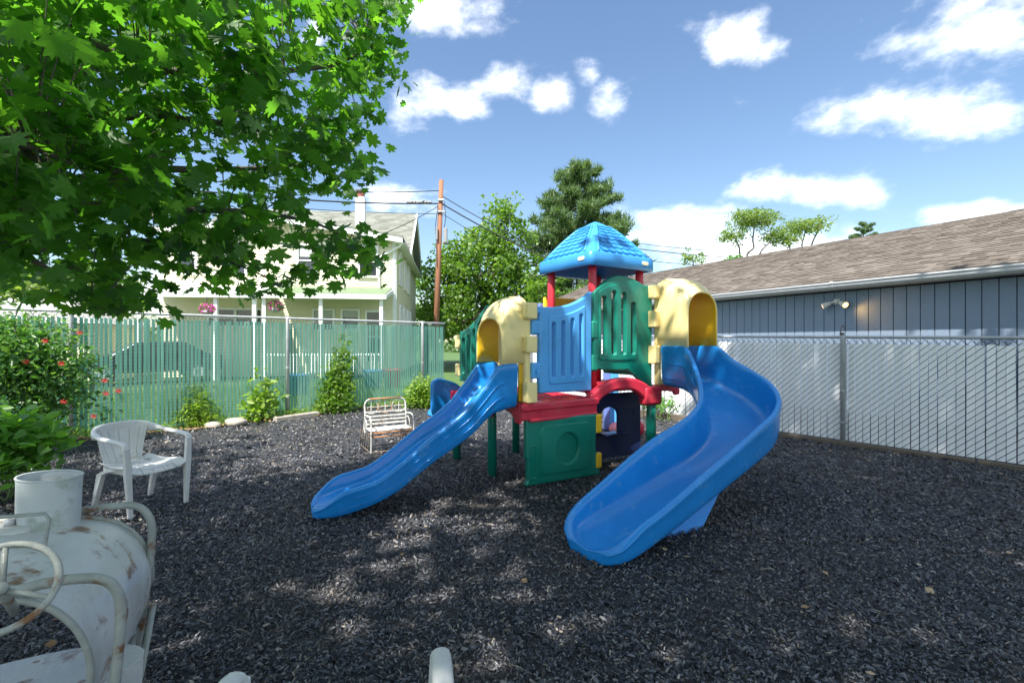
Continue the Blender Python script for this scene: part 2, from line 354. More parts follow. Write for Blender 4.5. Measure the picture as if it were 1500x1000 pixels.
M_pine = leafmat('pine_needles', [(.05, .10, .04), (.09, .15, .06), (.15, .21, .09)], .25)
M_shrub = leafmat('honeysuckle_leaf', [(.03, .09, .02), (.06, .15, .035), (.10, .20, .06), (.14, .24, .08)], .4, .35)
M_plant = leafmat('bright_broad_leaf', [(.05, .16, .02), (.09, .22, .03), (.13, .27, .05)], .4, .35)
M_weed = leafmat('yellow_green_weed_leaf', [(.09, .17, .02), (.16, .26, .04), (.25, .33, .07)], .4)
M_stem = pmat('green_stem', (.09, .14, .04), .7, .1, 5)
M_flower = leafmat('coral_red_petals', [(.55, .05, .05), (.7, .10, .08)], .3, .5, (1.2, 1, 1))
M_magenta = leafmat('magenta_petals', [(.6, .05, .35), (.8, .15, .55)], .3, .5, (1.2, 1, 1.1))
M_dryleaf = rampmat('dry_leaf_litter', [(0, (.20, .11, .05)), (.5, (.32, .20, .10)), (1, (.45, .33, .20))], .8)
M_twig = rampmat('dry_twigs', [(0, (.20, .16, .11)), (1, (.42, .36, .28))], .8)
M_lampbody = pmat('pale_lamp_housing', (.62, .61, .56), .45, .1, 9)
def emis(name, col, s):
    m, t, n, l, b = newmat(name); b.inputs['Base Color'].default_value = (*col, 1); b.inputs['Emission Color'].default_value = (*col, 1); b.inputs['Emission Strength'].default_value = s; return m
M_bulb = emis('lit_warm_bulb', (1, .55, .12), 1.5)
M_bulb2 = emis('dim_warm_bulb', (1, .66, .36), .55)
M_carp = pmat('dark_car_paint', (.03, .035, .05), .25, .05, 3, metal=.3)
M_tyre = pmat('black_rubber', (.02, .02, .02), .8)
M_grey = pmat('mid_grey', (.28, .28, .28), .7, .1)
M_tub = pmat('blue_tub_plastic', (.05, .2, .5), .5)
M_hip = pmat('pale_grey_garage_roof', (.33, .32, .30), .9, .1, 3, .3, 12)
M_far = leafmat('far_tree_leaf', [(.06, .11, .04), (.10, .16, .06), (.14, .20, .08)], .3)
QUAD = ([(-.5, 0, 0), (0, -.42, .05), (.5, 0, 0), (0, .42, .05)], [(0, 1, 2, 3)])
LEAF6 = ([(0, 0, 0), (.22, .3, .05), (.2, .65, .04), (0, 1, -.1), (-.2, .65, .04), (-.22, .3, .05)], [(0, 1, 2, 3), (0, 3, 4, 5)])
LANCE = ([(0, 0, 0), (.10, .4, .04), (0, 1, -.15), (-.10, .4, .04)], [(0, 1, 2, 3)])

# ================================================================== ground
def gz(x, y):
    v = Vector((x*.55, y*.55, 3.1))
    d1 = math.exp(-((x+1.95)**2+(y-3.62)**2)/.09)*.05+math.exp(-((x-.35)**2+(y-2.72)**2)/.10)*.05
    return mnoise.noise(v)*.045+mnoise.noise(v*3.1)*.018-d1
FD = Vector((.727, .686, 0)); FO = Vector((-4.39, 9.05, 0))     # left fence line
RD = Vector((-.643, .766, 0)); RO = Vector((4.76, 6.66, 0))     # right fence line
def side_l(x, y): return (x-FO.x)*(-FD.y)+(y-FO.y)*FD.x         # > 0 beyond left fence
def side_r(x, y): return (x-RO.x)*RD.y-(y-RO.y)*RD.x            # > 0 beyond right fence
m = MB(); m.grid([[(x, y, -.075) for x in (-600, -60, 0, 60, 600)] for y in (-400, -40, 0, 40, 1200)])
tag(m.build('ground', M_lawn), kind='structure')
# play-yard bed
xs = np.arange(-14, 12.01, .16); ys = np.arange(-4, 14.6, .16)
rows = []
for y in ys:
    row = []
    for x in xs:
        s_ = side_l(x, y); z = gz(x, y)-.012
        if s_ > .15: z = -.12
        row.append((x, y, z))
    rows.append(row)
m = MB(); m.grid(rows)
bed = m.build('mulch_bed', M_base, smooth=True); tag(bed, kind='structure')
# mulch chips
def chips(n, ymin, ymax, size, seed):
    r = np.random.default_rng(seed)
    y = (r.uniform(ymin**1.0, ymax**1.0, n)); x = r.uniform(-1.2, 1.2, n)*y
    keep = (((x-FO.x)*(-FD.y)+(y-FO.y)*FD.x) < -.12) & (((x-RO.x)*RD.y-(y-RO.y)*RD.x) < -.1)
    x = x[keep]; y = y[keep]
    z = np.array([gz(a, b) for a, b in zip(x, y)])+r.uniform(-.004, .010, len(x))
    return np.stack([x, y, z], 1), r.uniform(.45, 1.0, len(x))**1.0*1.45*size*np.where(r.uniform(0, 1, len(x)) < .12, 1.35, .92)
CH = ([(-.5, -.12, -.10), (-.42, .16, .05), (.5, .10, .09), (.38, -.20, -.06), (.05, .02, .22)], [(0, 1, 4), (1, 2, 4), (2, 3, 4), (3, 0, 4)])
A1, s1 = chips(52000, 1.55, 3.4, .021, 1); A2, s2 = chips(52000, 3.4, 5.6, .026, 2); A3, s3 = chips(46000, 5.6, 12.0, .036, 3)
mu = scatter('rubber_mulch', np.vstack([A1, A2, A3]), np.hstack([s1, s2, s3]), CH[0], CH[1], M_mulch, flat=.45)
tag(mu, 'loose black shredded rubber mulch covering the play yard', 'mulch', kind='stuff')
# twigs and dry leaves on the mulch
C = np.array([(a, b, gz(a, b)+.012) for a, b in [(random.uniform(-1.1, 1.15)*q, q) for q in [random.uniform(1.7, 6.5) for _ in range(420)]] if side_r(a, b) < -.15 and side_l(a, b) < -.15])
TW = ([(-.5, 0, -.02), (-.1, .05, .03), (.5, -.03, .0), (-.1, .03, -.01)], [(0, 1, 2, 3)])
tag(scatter('twig_litter', C, rng.uniform(.03, .11, len(C)), [(-.5, -.02, 0), (-.1, .06, .02), (.5, -.03, .0), (-.1, .02, .0)], [(0, 1, 2, 3)], M_twig, flat=.85),
    'thin dry twigs strewn over the black mulch', 'twigs', kind='stuff')
pts = []
for k in range(1500):
    t = random.uniform(-6, 3.6); off = abs(random.gauss(0, .16))+.05; p = FO+FD*t; pts.append((p.x+FD.y*off, p.y-FD.x*off, gz(p.x, p.y)+.015))
for k in range(45):
    y = random.uniform(2, 7); x = random.uniform(-1.1, 1.1)*y
    if side_r(x, y) < -.15 and side_l(x, y) < -.15: pts.append((x, y, gz(x, y)+.015))
tag(scatter('leaf_litter', np.array(pts), rng.uniform(.03, .07, len(pts)), QUAD[0], QUAD[1], M_dryleaf, flat=.7), 'dry brown leaf litter along the foot of the green fence', 'leaves', kind='stuff')

# ================================================================== fences
WR = .0022
def fence(name, label, O, Dv, t0, t1, pitch, sw, h, matslat, matwire, posts, matpost, z0, hf=None, ptop=.03, flip=1):
    root = thing(name, label, 'fence', (O.x, O.y, 0))
    nrm = Vector((Dv.y, -Dv.x, 0))
    if nrm.dot(-O) < 0: nrm = -nrm
    hh = hf or (lambda t: h)
    n = int((t1-t0)/pitch)
    zb = z0
    me = None
    for i in range(n):
        t = t0+pitch*(i+.5); H = hh(t)-.075; p = O+Dv*t
        if me is None:
            mb = MB(); a = Vector((0, 0, 0))
            w = sw/2
            prof = [(-w, .003), (-w*.86, -.005), (w*.86, -.005), (w, .003), (w*.8, .006), (-w*.8, .006)]
            mb.prism([(q[0], q[1]) for q in prof], Dv, -nrm, (0, 0, 1), (0, 0, 0), 1.0)
            o = mb.build('slat', matslat); me = o.data
        else:
            o = bpy.data.objects.new('slat', me); COL.objects.link(o)
        o.parent = root; jit = random.gauss(0, .0022)
        o.location = (p.x-O.x, p.y-O.y, zb); o.location += Dv*jit; o.scale = (1, 1, H-zb+random.uniform(-.012, .006))
        o.rotation_euler = (random.gauss(0, .003), random.gauss(0, .003), random.gauss(0, .05))
    # wire: one diagonal before the slats, the other behind
    mb = MB(); Hm = hh((t0+t1)/2)
    m_ = pitch*1.0
    k = int(-(Hm)/m_); 
    t = t0-Hm
    while t < t1:
        a0 = max(t, t0); a1 = min(t+(Hm-.04), t1)
        if a1-a0 > .05:
            for sgn, off in ((1, .013*flip), (-1, -.013*flip)):
                if sgn == 1: pa = (a0, .03+(a0-t)); pb = (a1, .03+(a1-t))
                else: pa = (a0, Hm-.04-(a0-t)); pb = (a1, Hm-.04-(a1-t))
                A = O+Dv*pa[0]+nrm*off; B = O+Dv*pb[0]+nrm*off
                dz0 = hh(pa[0])/Hm; dz1 = hh(pb[0])/Hm
                mb.tube([(A.x, A.y, pa[1]*dz0), (B.x, B.y, pb[1]*dz1)], WR, 4, cap=False)
        t += m_
    # top knuckles
    t = t0
    while t < t1:
        H = hh(t); A = O+Dv*t
        mb.tube([(A.x+nrm.x*.01, A.y+nrm.y*.01, H-.075), (A.x+Dv.x*.006, A.y+Dv.y*.006, H-.015)], .0026, 4, cap=False)
        t += pitch
    o = mb.build('wire_mesh', matwire, root); o['kind'] = 'stuff'
    # rail
    mb = MB(); ks = [t0+(t1-t0)*i/12 for i in range(13)]
    mb.tube([O+Dv*t-nrm*.0+Vector((0, 0, hh(t)+.012)) for t in ks], .021, 10)
    mb.build('top_rail', matpost, root, smooth=True)
    for t in posts:
        p = O+Dv*t+nrm*.045; H = hh(t); mb = MB()
        mb.tube([(p.x, p.y, -.1), (p.x, p.y, H-.02), (p.x, p.y, H+ptop), (p.x, p.y, H+ptop+.012)], [.03, .03, .03, .018], 12)
        po = mb.build('fence_post', matpost, root, smooth=True)
        for zz in (H*.2, H*.5, H*.8): MB().tube([(p.x, p.y, zz-.012), (p.x, p.y, zz+.012)], .0345, 12).build('tie_band', matpost, po)
    return root, nrm
hl = lambda t: 1.89
fl, nL = fence('green_slat_fence', 'tall chain link fence woven with sea green privacy slats on the left', FO, FD, -9.0, 3.72, .0585, .040, 1.89, M_slatg, M_wire2, (-6.2, -3.05, 0, 3.05), M_galv, .03)
WR = .0034
hr = lambda t: 1.50+.012*t
fr, nR = fence('white_slat_fence', 'lower chain link fence with white slats in front of the blue grey building', RO, RD, -6.5, 7.95, .086, .079, 1.5, M_slatw, M_wire, (-3.3, 0, 3.3, 6.6), M_galv_old, .04, hr, flip=-1)
# wire hook on the right fence post
c = RO+nR*.045
mb = MB(); mb.tube([c+Vector((-.02*math.cos(a)*1.6, 0, 1.58+.05*math.sin(a)*1.9)) if a < 3.2 else c+Vector((.02, 0, 1.56)) for a in [x*.3 for x in range(0, 11)]], .006, 6)
mb.box(c+Vector((0, 0, 1.54)), (.03, .03, .07)); mb.box(c+Vector((-.034, 0, 1.56)), (.014, .014, .05))
mb.build('latch_hook', M_darkiron, fr)
# timber border along the right fence, each length a part
tb = thing('border_timber', 'low weathered timber edging along the white slat fence', 'edging', (RO.x, RO.y, 0))
t = -6
while t < 7.6:
    l = random.uniform(2.2, 2.5); a = RO+RD*t+nR*.10; b = RO+RD*min(t+l-.02, 7.6)+nR*.10
    lift = .035 if t < 0 else .10
    MB().beam(a+Vector((0, 0, lift-.07)), b+Vector((0, 0, lift-.07)), .07, .15).build('timber', M_timber, tb, mods=[('bevel', .008)])
    t += l
# pale concrete edging near green fence
m = MB(); a = P(402, 618, 8.45); b = P(466, 607, 9.15)
a.z = b.z = .02; m.beam(a, b, .13, .11)
tag(m.build('concrete_curb', M_conc, mods=[('bevel', .02)]), 'pale straight concrete edging strip below the fence post', 'edging')
def rock(px, py, s, label):
    Y = 986/(py-500); c = P(px, py, Y); c.z = s*.25+gz(c.x, c.y); m = MB(); rows = []
    for i in range(7):
        th = math.pi*i/6; rows.append([])
        for j in range(10):
            ph = 2*math.pi*j/10; q = Vector((math.sin(th)*math.cos(ph), math.sin(th)*math.sin(ph)*.7, math.cos(th)*.45))
            q *= s*(1+.35*mnoise.noise(q*2.2+Vector((px, 0, 0)))); rows[-1].append(c+q)
    m.grid(rows, closed=True); tag(m.build('stone', M_conc, smooth=True), label, 'stone')
rock(312, 624, .14, 'pale flat stone among the weeds by the green fence')
rock(345, 622, .19, 'long pale stone just left of the leafy stalk plant')
rock(96, 632, .16, 'pale stone half hidden below the red flowered shrub')
rock(35, 716, .24, 'flat grey round stone in the mulch left of the plastic chair')

# ================================================================== blue-grey building on the right
BD = Vector((-.488, .873, 0)); BN = Vector((.873, .488, 0)); E0 = Vector((7.72, 7.0, 0))
bld = thing('long_building', 'long low building with blue grey vertical siding and brown shingle roof', 'building', (8.3, 7, 0))
s0, s1e = -4.5, 15.0; OV = .36
WO = E0+BN*OV
m = MB(); a = WO+BN*.10+BD*s0; b = WO+BN*.10+BD*s1e
m.box((a+b)/2+BN*3.6+Vector((0, 0, 1.24)), (7.2, (b-a).length, 2.48), rz=math.atan2(BN.y, BN.x))
m.build('wall_core', M_dark, bld)
me = None; w = .203; s = s0
while s < s1e:
    if me is None:
        mb = MB(); mb.prism([(.006, 0), (.010, -.022), (w-.006, -.022), (w-.002, 0), (w-.002, .03), (.006, .03)], BD, BN, (0, 0, 1), (0, 0, 0), 2.45)
        o = mb.build('siding_board', M_siding); me = o.data
    else: o = bpy.data.objects.new('siding_board', me); COL.objects.link(o)
    o.parent = bld; p = WO+BD*s+BN*.07; o.location = p-bld.location; o.location.z = .02
    s += w
# soffit, fascia, gutter
zE = 2.50
A = E0+BD*s0; B = E0+BD*s1e
m = MB(); m.prism([(.02, zE+.0), (OV+.12, zE+.0), (OV+.12, zE+.02), (.02, zE+.02)], BN, (0, 0, 1), BD, A, (s1e-s0)); m.build('soffit', M_soffit, bld)
m = MB(); m.prism([(0, zE-.005), (.022, zE-.005), (.022, zE+.14), (0, zE+.14)], BN, (0, 0, 1), BD, A, (s1e-s0)); m.build('fascia', M_soffit, bld)
m = MB(); gp = [(-.003, zE+.125), (-.003, zE+.02), (-.06, zE+.02), (-.075, zE+.045), (-.082, zE+.075), (-.10, zE+.10), (-.10, zE+.125), (-.092, zE+.125), (-.092, zE+.10), (-.075, zE+.07), (-.05, zE+.028), (-.012, zE+.028), (-.012, zE+.125)]
m.prism(gp, BN, (0, 0, 1), BD, A, (s1e-s0)); gu = m.build('gutter', M_gutter, bld)
for s in (2.6, 8.4, -1.5): 
    m = MB(); m.prism([(x*1.04-.001, (z-zE-.07)*1.1+zE+.07) for x, z in gp[1:7]]+[(-.097, zE+.14)], BN, (0, 0, 1), BD, E0+BD*s, .05); m.build('gutter_joint', M_gutter, gu)
# roof shingles
KS = .40; run = 3.95; sl_ = math.atan(KS); slope = Vector((BN.x*math.cos(sl_), BN.y*math.cos(sl_), math.sin(sl_))); nup = slope.cross(BD); 
if nup.z < 0: nup = -nup
RB = E0-BN*.03+Vector((0, 0, zE+.135))
m = MB(); Ls = run/math.cos(sl_)
m.prism([(0, 0), (Ls, 0), (Ls, -.04), (0, -.04)], slope, nup, BD, RB+BD*s0, s1e-s0)
back_s = Vector((BN.x*math.cos(sl_), BN.y*math.cos(sl_), -math.sin(sl_)))
RT = RB+slope*Ls
m.prism([(0, 0), (Ls, 0), (Ls, -.04), (0, -.04)], back_s, Vector((BN.x*math.sin(sl_), BN.y*math.sin(sl_), math.cos(sl_))), BD, RT+BD*s0, s1e-s0)
rf = m.build('roof', M_shingle, bld)
mb = MB(); crs = .135; r = 0
while r*crs < Ls-.02:
    s = s0-random.uniform(0, .3)
    while s < s1e:
        l = random.choice((.14, .19, .25, .31)); a = max(s, s0); b = min(s+l-.006, s1e)
        if b > a+.01:
            th = random.choice((.006, .009, .014, .017)); lo = r*crs-(.012 if th > .01 else 0); hi = min(r*crs+crs*1.02, Ls)
            q = RB+nup*.003
            pts_ = [(lo, a, 0), (lo, b, 0), (hi, b, 0), (hi, a, 0), (lo, a, th+.006), (lo, b, th+.006), (hi, b, .004), (hi, a, .004)]
            mb.add([q+slope*u_+BD*v_+nup*w_ for u_, v_, w_ in pts_], [(4, 5, 6, 7), (0, 1, 5, 4), (1, 2, 6, 5), (3, 0, 4, 7)])
        s += l
    r += 1
sh = mb.build('shingles', M_shingle, rf); sh['kind'] = 'stuff'
# flood lights
fp = WO+BD*2.75+BN*.04+Vector((0, 0, 2.27))
fl2 = thing('flood_light', 'twin headed flood light glowing orange under the eave of the building', 'light', fp)
m = MB(); m.box(fp-BN*.012, (.03, .10, .11), rz=math.atan2(BN.y, BN.x)); m.box(fp-BN*.05+Vector((0, 0, .0)), (.07, .07, .06), rz=math.atan2(BN.y, BN.x)); m.build('mount', M_lampbody, fl2, mods=[('bevel', .006)])
for sg, mt_, nm in ((1, M_bulb2, 0), (-1, M_bulb, 1)):
    d = (BD*sg*1.0-BN*.45+Vector((0, 0, -.50))); d.normalize(); a = fp-BN*.06+BD*sg*.04
    m = MB(); m.tube([a, a+d*.06, a+d*.065, a+d*.12, a+d*.125, a+d*.21], [.02, .02, .042, .045, .06, .063], 14, cap=True)
    hd = m.build('lamp_head', M_lampbody, fl2, smooth=False)
    m = MB(); m.tube([a+d*.205, a+d*.213, a+d*.218], [.055, .052, .03], 14); m.build('bulb', mt_, hd, smooth=True)
    if sg == -1:
        pl = bpy.data.lights.new('flood_bulb_light', 'SPOT'); pl.energy = 4; pl.color = (1, .5, .12); pl.shadow_soft_size = .05; pl.spot_size = R(120); pl.spot_blend = 1
        po = bpy.data.objects.new('flood_bulb_light', pl); COL.objects.link(po); po.location = a+d*.235; po.rotation_euler = (-(d*1.0-BN*-.4)).to_track_quat('Z', 'Y').to_euler()

# ================================================================== play structure
U = Vector((.84, .545, 0)).normalized(); V = Vector((-.545, .84, 0)).normalized(); Z = Vector((0, 0, 1))
def X3(v, z=0): return Vector((v[0], v[1], z))
ps = thing('play_structure', 'plastic playground climber with two blue slides, green panels and blue roof', 'playground climber', (.9, 5.3, 0))
aC = Vector((.09, 4.50, 0))               # near-left corner of the low deck
bC = aC+U*1.0
# --- low red deck
z1 = .84
m = [(0.0, 0.0), (1.0, 0.0), (1.0, 1.6), (0.0, 1.6)]
plate('low_deck', [rpoly(m, .09)], .05, .02, M_red, ps, aC+Z*(z1-.025), U, V)
dk = ps.children[-1]
m = MB()
for k in range(7): m.box(aC+U*(.17+.11*k)+V*.8+Z*(z1+.004), (.03, 1.3, .012), rz=math.atan2(U.y, U.x))
m.build('grip_rib', M_red, dk, mods=[('bevel', .005)])
def skirt(o, ax, w, zt, zb, arch, mat, legw=.14, th=.035):
    if arch <= 0: pts_ = [(0, zb), (w, zb), (w, zt), (0, zt)]
    else:
        n = 14; pts_ = [(0, zb), (legw*.7, zb)]
        for i in range(n+1):
            t = i/n; x = legw*.8+(w-1.6*legw)*t; pts_.append((x, zb+.03+(arch-.03)*math.sin(math.pi*t)**.55))
        pts_ += [(w-legw*.7, zb), (w, zb), (w, zt), (0, zt)]
    return plate('deck_skirt', [pts_], th, .012, mat, ps, o, ax)
skirt(aC+V*.02, U, 1.0, z1-.01, z1-.165, 0, M_red)
# proud moulded lip and recess on the front skirt
plate('deck_lip', [rrect(-.01, z1-.075, 1.01, z1+.005, .03)], .05, .018, M_red, ps, aC+V*.0, U)
plate('deck_base_lip', [rrect(.10, z1-.185, .99, z1-.15, .012)], .045, .012, M_red, ps, aC+V*.005, U)
skirt(aC+U*.02+V*.04, V, .62, z1-.01, z1-.20, .11, M_red, legw=.12)
skirt(aC+U*.02+V*.66, V, .92, z1-.01, z1-.20, .11, M_red, legw=.12)
skirt(aC+V*1.58, U, 1.0, z1-.01, z1-.17, .09, M_red)
skirt(aC+U*.98+V*.04, V, 1.55, z1-.01, z1-.17, .09, M_red)
def leg(p, zt, r=.048, mat=None, name='leg', zb=-.05):
    m = MB(); m.tube([(p.x, p.y, zb), (p.x, p.y, zt-.01), (p.x, p.y, zt)], [r*1.03, r, r*.9], 20); return m.build(name, mat or M_green, ps, smooth=True)
for p in (aC+V*.64+U*.05, aC+V*1.53+U*.06, aC+V*1.5+U*.93): leg(p, z1-.10)
# --- green ground panel with the round window
gp_o = Vector((.125, 4.60, 0)); gax = (Vector((.93, 5.02, 0))-gp_o); gw = gax.length; gax.normalize(); gn = Vector((gax.y, -gax.x, 0))
outl = [(0, .0), (0, .02), (.02, .05), (.02, .26), (.0, .28), (0, .655), (gw, .655), (gw, .44), (gw-.05, .44), (gw-.05, .24), (gw, .24), (gw, .0)]
circ = [(gw*.54+.135*math.cos(a), .33+.155*math.sin(a)) for a in np.linspace(0, 2*math.pi, 33)[:-1]]
plate('ground_panel', [rpoly(outl, .02), circ], .07, .018, M_green, ps, gp_o+Z*.02, gax)
gpn = ps.children[-1]
circ = [(gw*.54+.145*math.cos(a), .33+.165*math.sin(a)) for a in np.linspace(0, 2*math.pi, 33)[:-1]]
plate('panel_frame', [rrect(.17, .09, gw-.14, .585, .05), circ], .022, .008, M_green, gpn, gp_o+gn*.036+Z*.02, gax)
plate('round_window', [[(gw*.54+.15*math.cos(a), .33+.17*math.sin(a)) for a in np.linspace(0, 2*math.pi, 33)[:-1]]], .03, .008, M_green, gpn, gp_o-gn*.012+Z*.02, gax)
plate('panel_frame', [rrect(.03, .06, .12, .40, .02), rrect(.045, .075, .105, .385, .015)], .016, .006, M_green, gpn, gp_o+gn*.035+Z*.02, gax)
for (za, zb_) in ((.25, .43), (.455, .655)):
    pass
for (za, zb_) in ((.075, .235), (.45, .65)):
    plate('hinge_clip', [rrect(gw-.055, za, gw+.02, zb_, .012)], .085, .015, M_yel2, gpn, gp_o+Z*.02+gn*.005, gax)
# --- arch tunnels
def arch_prof(hw, H, n=20, drop=0.0):        # from right foot up and over to left foot
    o = []
    for i in range(n+1):
        a = math.pi*i/n
        c, s_ = math.cos(a), math.sin(a); e = .90
        x = hw*math.copysign(abs(c)**e, c); z = (H-hw*.95)+hw*.95*abs(s_)**e if s_ > 1e-6 else (H-hw*.95)
        o.append((x, z))
    return [(hw, 0)]+[(hw, (H-hw*.95)*.5)]+o+[(-hw, (H-hw*.95)*.5)]+[(-hw, 0)]
def hood(base, outd, w, z0, H, Ld, Hm, name='tunnel_hood'):
    """base: centre of the plate foot; outd: unit out of the deck"""
    lat = Vector((-outd.y, outd.x, 0)); stn = []
    nS = 9
    for k in range(nS):
        t = k/(nS-1); h_ = Hm+(H-Hm)*math.sqrt(max(0, 1-t**1.9)); hw = w/2*(1-.02*t)
        stn.append((t, h_, hw))
    def ring(t, h_, hw, inset):
        return [base+outd*(Ld*t)+lat*x+Z*(z0+z) for x, z in arch_prof(hw-inset, h_-inset)]
    th = .035; rows = []
    for t, h_, hw in stn: rows.append(ring(t, h_, hw, 0))
    t, h_, hw = stn[-1]
    for a in (30, 60, 90, 120, 150):      # rounded mouth
        rows.append(ring(t+.018/Ld*math.sin(R(a)), h_, hw, th*(1-math.cos(R(a)))/2))
    for t, h_, hw in reversed(stn): rows.append(ring(t, h_, hw, th))
    m = MB(); m.grid(rows)
    k = len(rows[0])
    for side in (0, k-1):                    # close the feet
        idx = [i*k+side for i in range(len(rows))]
        nS2 = len(idx)
        for i in range(nS2//2): m.f.append((idx[i], idx[i+1], idx[nS2-2-i], idx[nS2-1-i])) if i+1 < nS2-2-i else None
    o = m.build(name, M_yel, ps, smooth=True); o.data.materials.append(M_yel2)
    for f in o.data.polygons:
        if max(f.vertices) >= (nS+4)*k: f.material_index = 1  # inside keeps the stronger yellow, without the sunlit cream
    return o
def arch_plate(o0, ax, w, zb, ztop, zf, clips, side=1):
    """yellow frame plate with an arched door, standing from zb; hood foot height zf"""
    hw = w/2; H = ztop-zb
    out = [(0, 0), (0, H-.32)]
    for i in range(15):
        a = math.pi-math.pi*i/14; out.append((hw+hw*math.copysign(abs(math.cos(a))**.75, math.cos(a)), H-.30+.30*abs(math.sin(a))**.8))
    out += [(w, H-.32), (w, 0)]
    ins = [(.07, .08), (.07, H-.34)]
    for i in range(11):
        a = math.pi-math.pi*i/10; ins.append((hw+(hw-.07)*math.cos(a), H-.34+.25*math.sin(a)))
    ins += [(w-.07, H-.34), (w-.07, .08)]
    pl_ = plate('arch_frame', [rpoly(out, .02, 2), ins], .07, .02, M_yel, ps, o0+Z*zb, ax)
    for (x, za, zb_, dep) in clips:
        plate('hinge_clip', [rrect(x, za, x+.095, zb_, .015)], .13, .02, M_yel, pl_, o0, ax)
    return pl_
# left hood (slide goes down to the left)
p0 = Vector((.16, 4.57, 0)); p1 = p0+V*.56
oD1 = (-U)
arch_plate(p0, V, .56, z1+.0, 1.915, 1.23, [(-.075, 1.67, 1.83, 0), (-.075, 1.34, 1.50, 0), (-.075, z1+.01, 1.05, 0), (.54, 1.67, 1.83, 0), (.54, 1.34, 1.50, 0)])
ic = p0+V*.28
hood(ic-U*.02, oD1, .54, 1.235, .67, .25, .47)
# inner bright-yellow jambs below the hood
m = MB()
m.beam(p0+V*.06-U*.05+Z*.86, p0+V*.06-U*.05+Z*1.24, .02, .05, up=U)
m.build('door_jamb', M_yel2, ps)
# right hood (spiral slide)
d2 = Vector((.53, -.85, 0)).normalized(); l2 = Vector((.85, .53, 0)).normalized()
q0 = Vector((1.75, 5.65, 0))
arch_plate(q0-l2*.0, l2, .58, .92, 2.235, 1.39, [(-.085, 1.97, 2.13, 0), (-.085, 1.62, 1.82, 0), (-.085, 1.18, 1.40, 0), (.56, 1.9, 2.13, 0)])
hood((q0+l2*.29)+d2*.02, d2, .58, 1.385, .84, .41, .66)
# --- moulded slides
def slide(name, sts, mat, parent, bedf=1.0, nsub=6):
    """sts: (left rim point, right rim point, bed depth, underside z, rim width)"""
    arr = [(*a, *b, dp, uz, rw) for a, b, dp, uz, rw in sts]
    arr = crv(arr, nsub)
    rows = []
    for r_ in arr:
        a = Vector(r_[0:3]); b = Vector(r_[3:6]); dp, uz, rw = r_[6:9]; dp *= bedf
        ex = (b-a); ex.z = 0; w = ex.length; ex.normalize(); za, zb = a.z, b.z
        bed = (za+zb)/2-dp
        sec = []
        def pt(x, z): return Vector((a.x, a.y, 0))+ex*x+Z*z
        rr = rw/2
        # outer left from underside up
        ua = min(uz, za-.02); ub = min(uz, zb-.02)
        sec.append(pt(w*.5, uz)); sec.append(pt(w*.25, uz)); sec.append(pt(rr*1.6, ua)); sec.append(pt(rr*.5, ua+(za-ua)*.10)); sec.append(pt(rr*.15, ua+(za-ua)*.45))
        sec.append(pt(0, ua+(za-ua)*.72)); sec.append(pt(-rr*.45, za-(za-ua)*.16)); sec.append(pt(-rr*.45, za-min(rr*.6, (za-ua)*.1))); sec.append(pt(0, za-rr*.10)); sec.append(pt(rr*.8, za)); sec.append(pt(rr*1.6, za-rr*.25))
        ha = max(za-bed, .001); hb = max(zb-bed, .001)
        sec.append(pt(rr*2.0, za-min(ha*.3, rr*1.4))); sec.append(pt(rr*2.3, bed+ha*.45)); sec.append(pt(rr*2.9, bed+ha*.16)); sec.append(pt(rr*4.2, bed+ha*.03)); sec.append(pt(w*.35, bed-.004))
        sec.append(pt(w*.5, bed-.006)); sec.append(pt(w*.65, bed-.004))
        sec.append(pt(w-rr*4.2, bed+hb*.03)); sec.append(pt(w-rr*2.9, bed+hb*.16)); sec.append(pt(w-rr*2.3, bed+hb*.45)); sec.append(pt(w-rr*2.0, zb-min(hb*.3, rr*1.4)))
        sec.append(pt(w-rr*1.6, zb-rr*.25)); sec.append(pt(w-rr*.8, zb)); sec.append(pt(w, zb-rr*.10)); sec.append(pt(w+rr*.45, zb-min(rr*.6, (zb-ub)*.1))); sec.append(pt(w+rr*.45, zb-(zb-ub)*.16))
        sec.append(pt(w, ub+(zb-ub)*.72)); sec.append(pt(w-rr*.15, ub+(zb-ub)*.45)); sec.append(pt(w-rr*.5, ub+(zb-ub)*.10)); sec.append(pt(w-rr*1.6, ub)); sec.append(pt(w*.75, uz))
        rows.append(sec)
    m = MB(); m.grid(rows, closed=True)
    k = len(rows[0]); m.f.append(tuple(reversed(range(k)))); m.f.append(tuple((len(rows)-1)*k+i for i in range(k)))
    o = m.build(name, mat, parent, smooth=True, mods=[('sub', 1)])
    return o, rows
near0 = Vector((-.06, 4.45, 0)); nd = Vector((-1.44, -.72, 0)); latn = Vector((-.447, .894, 0))
W1 = .54
def s1st(t, zr, dp, uz, rw=.05, w=W1, dz=0, sh=0):
    b = near0+nd*t+latn*sh; a = b+latn*w                        # a: far rim (left when looking down? kept as left), b: near rim
    return ((b.x, b.y, zr), (a.x, a.y, zr+dz), dp, uz, rw)
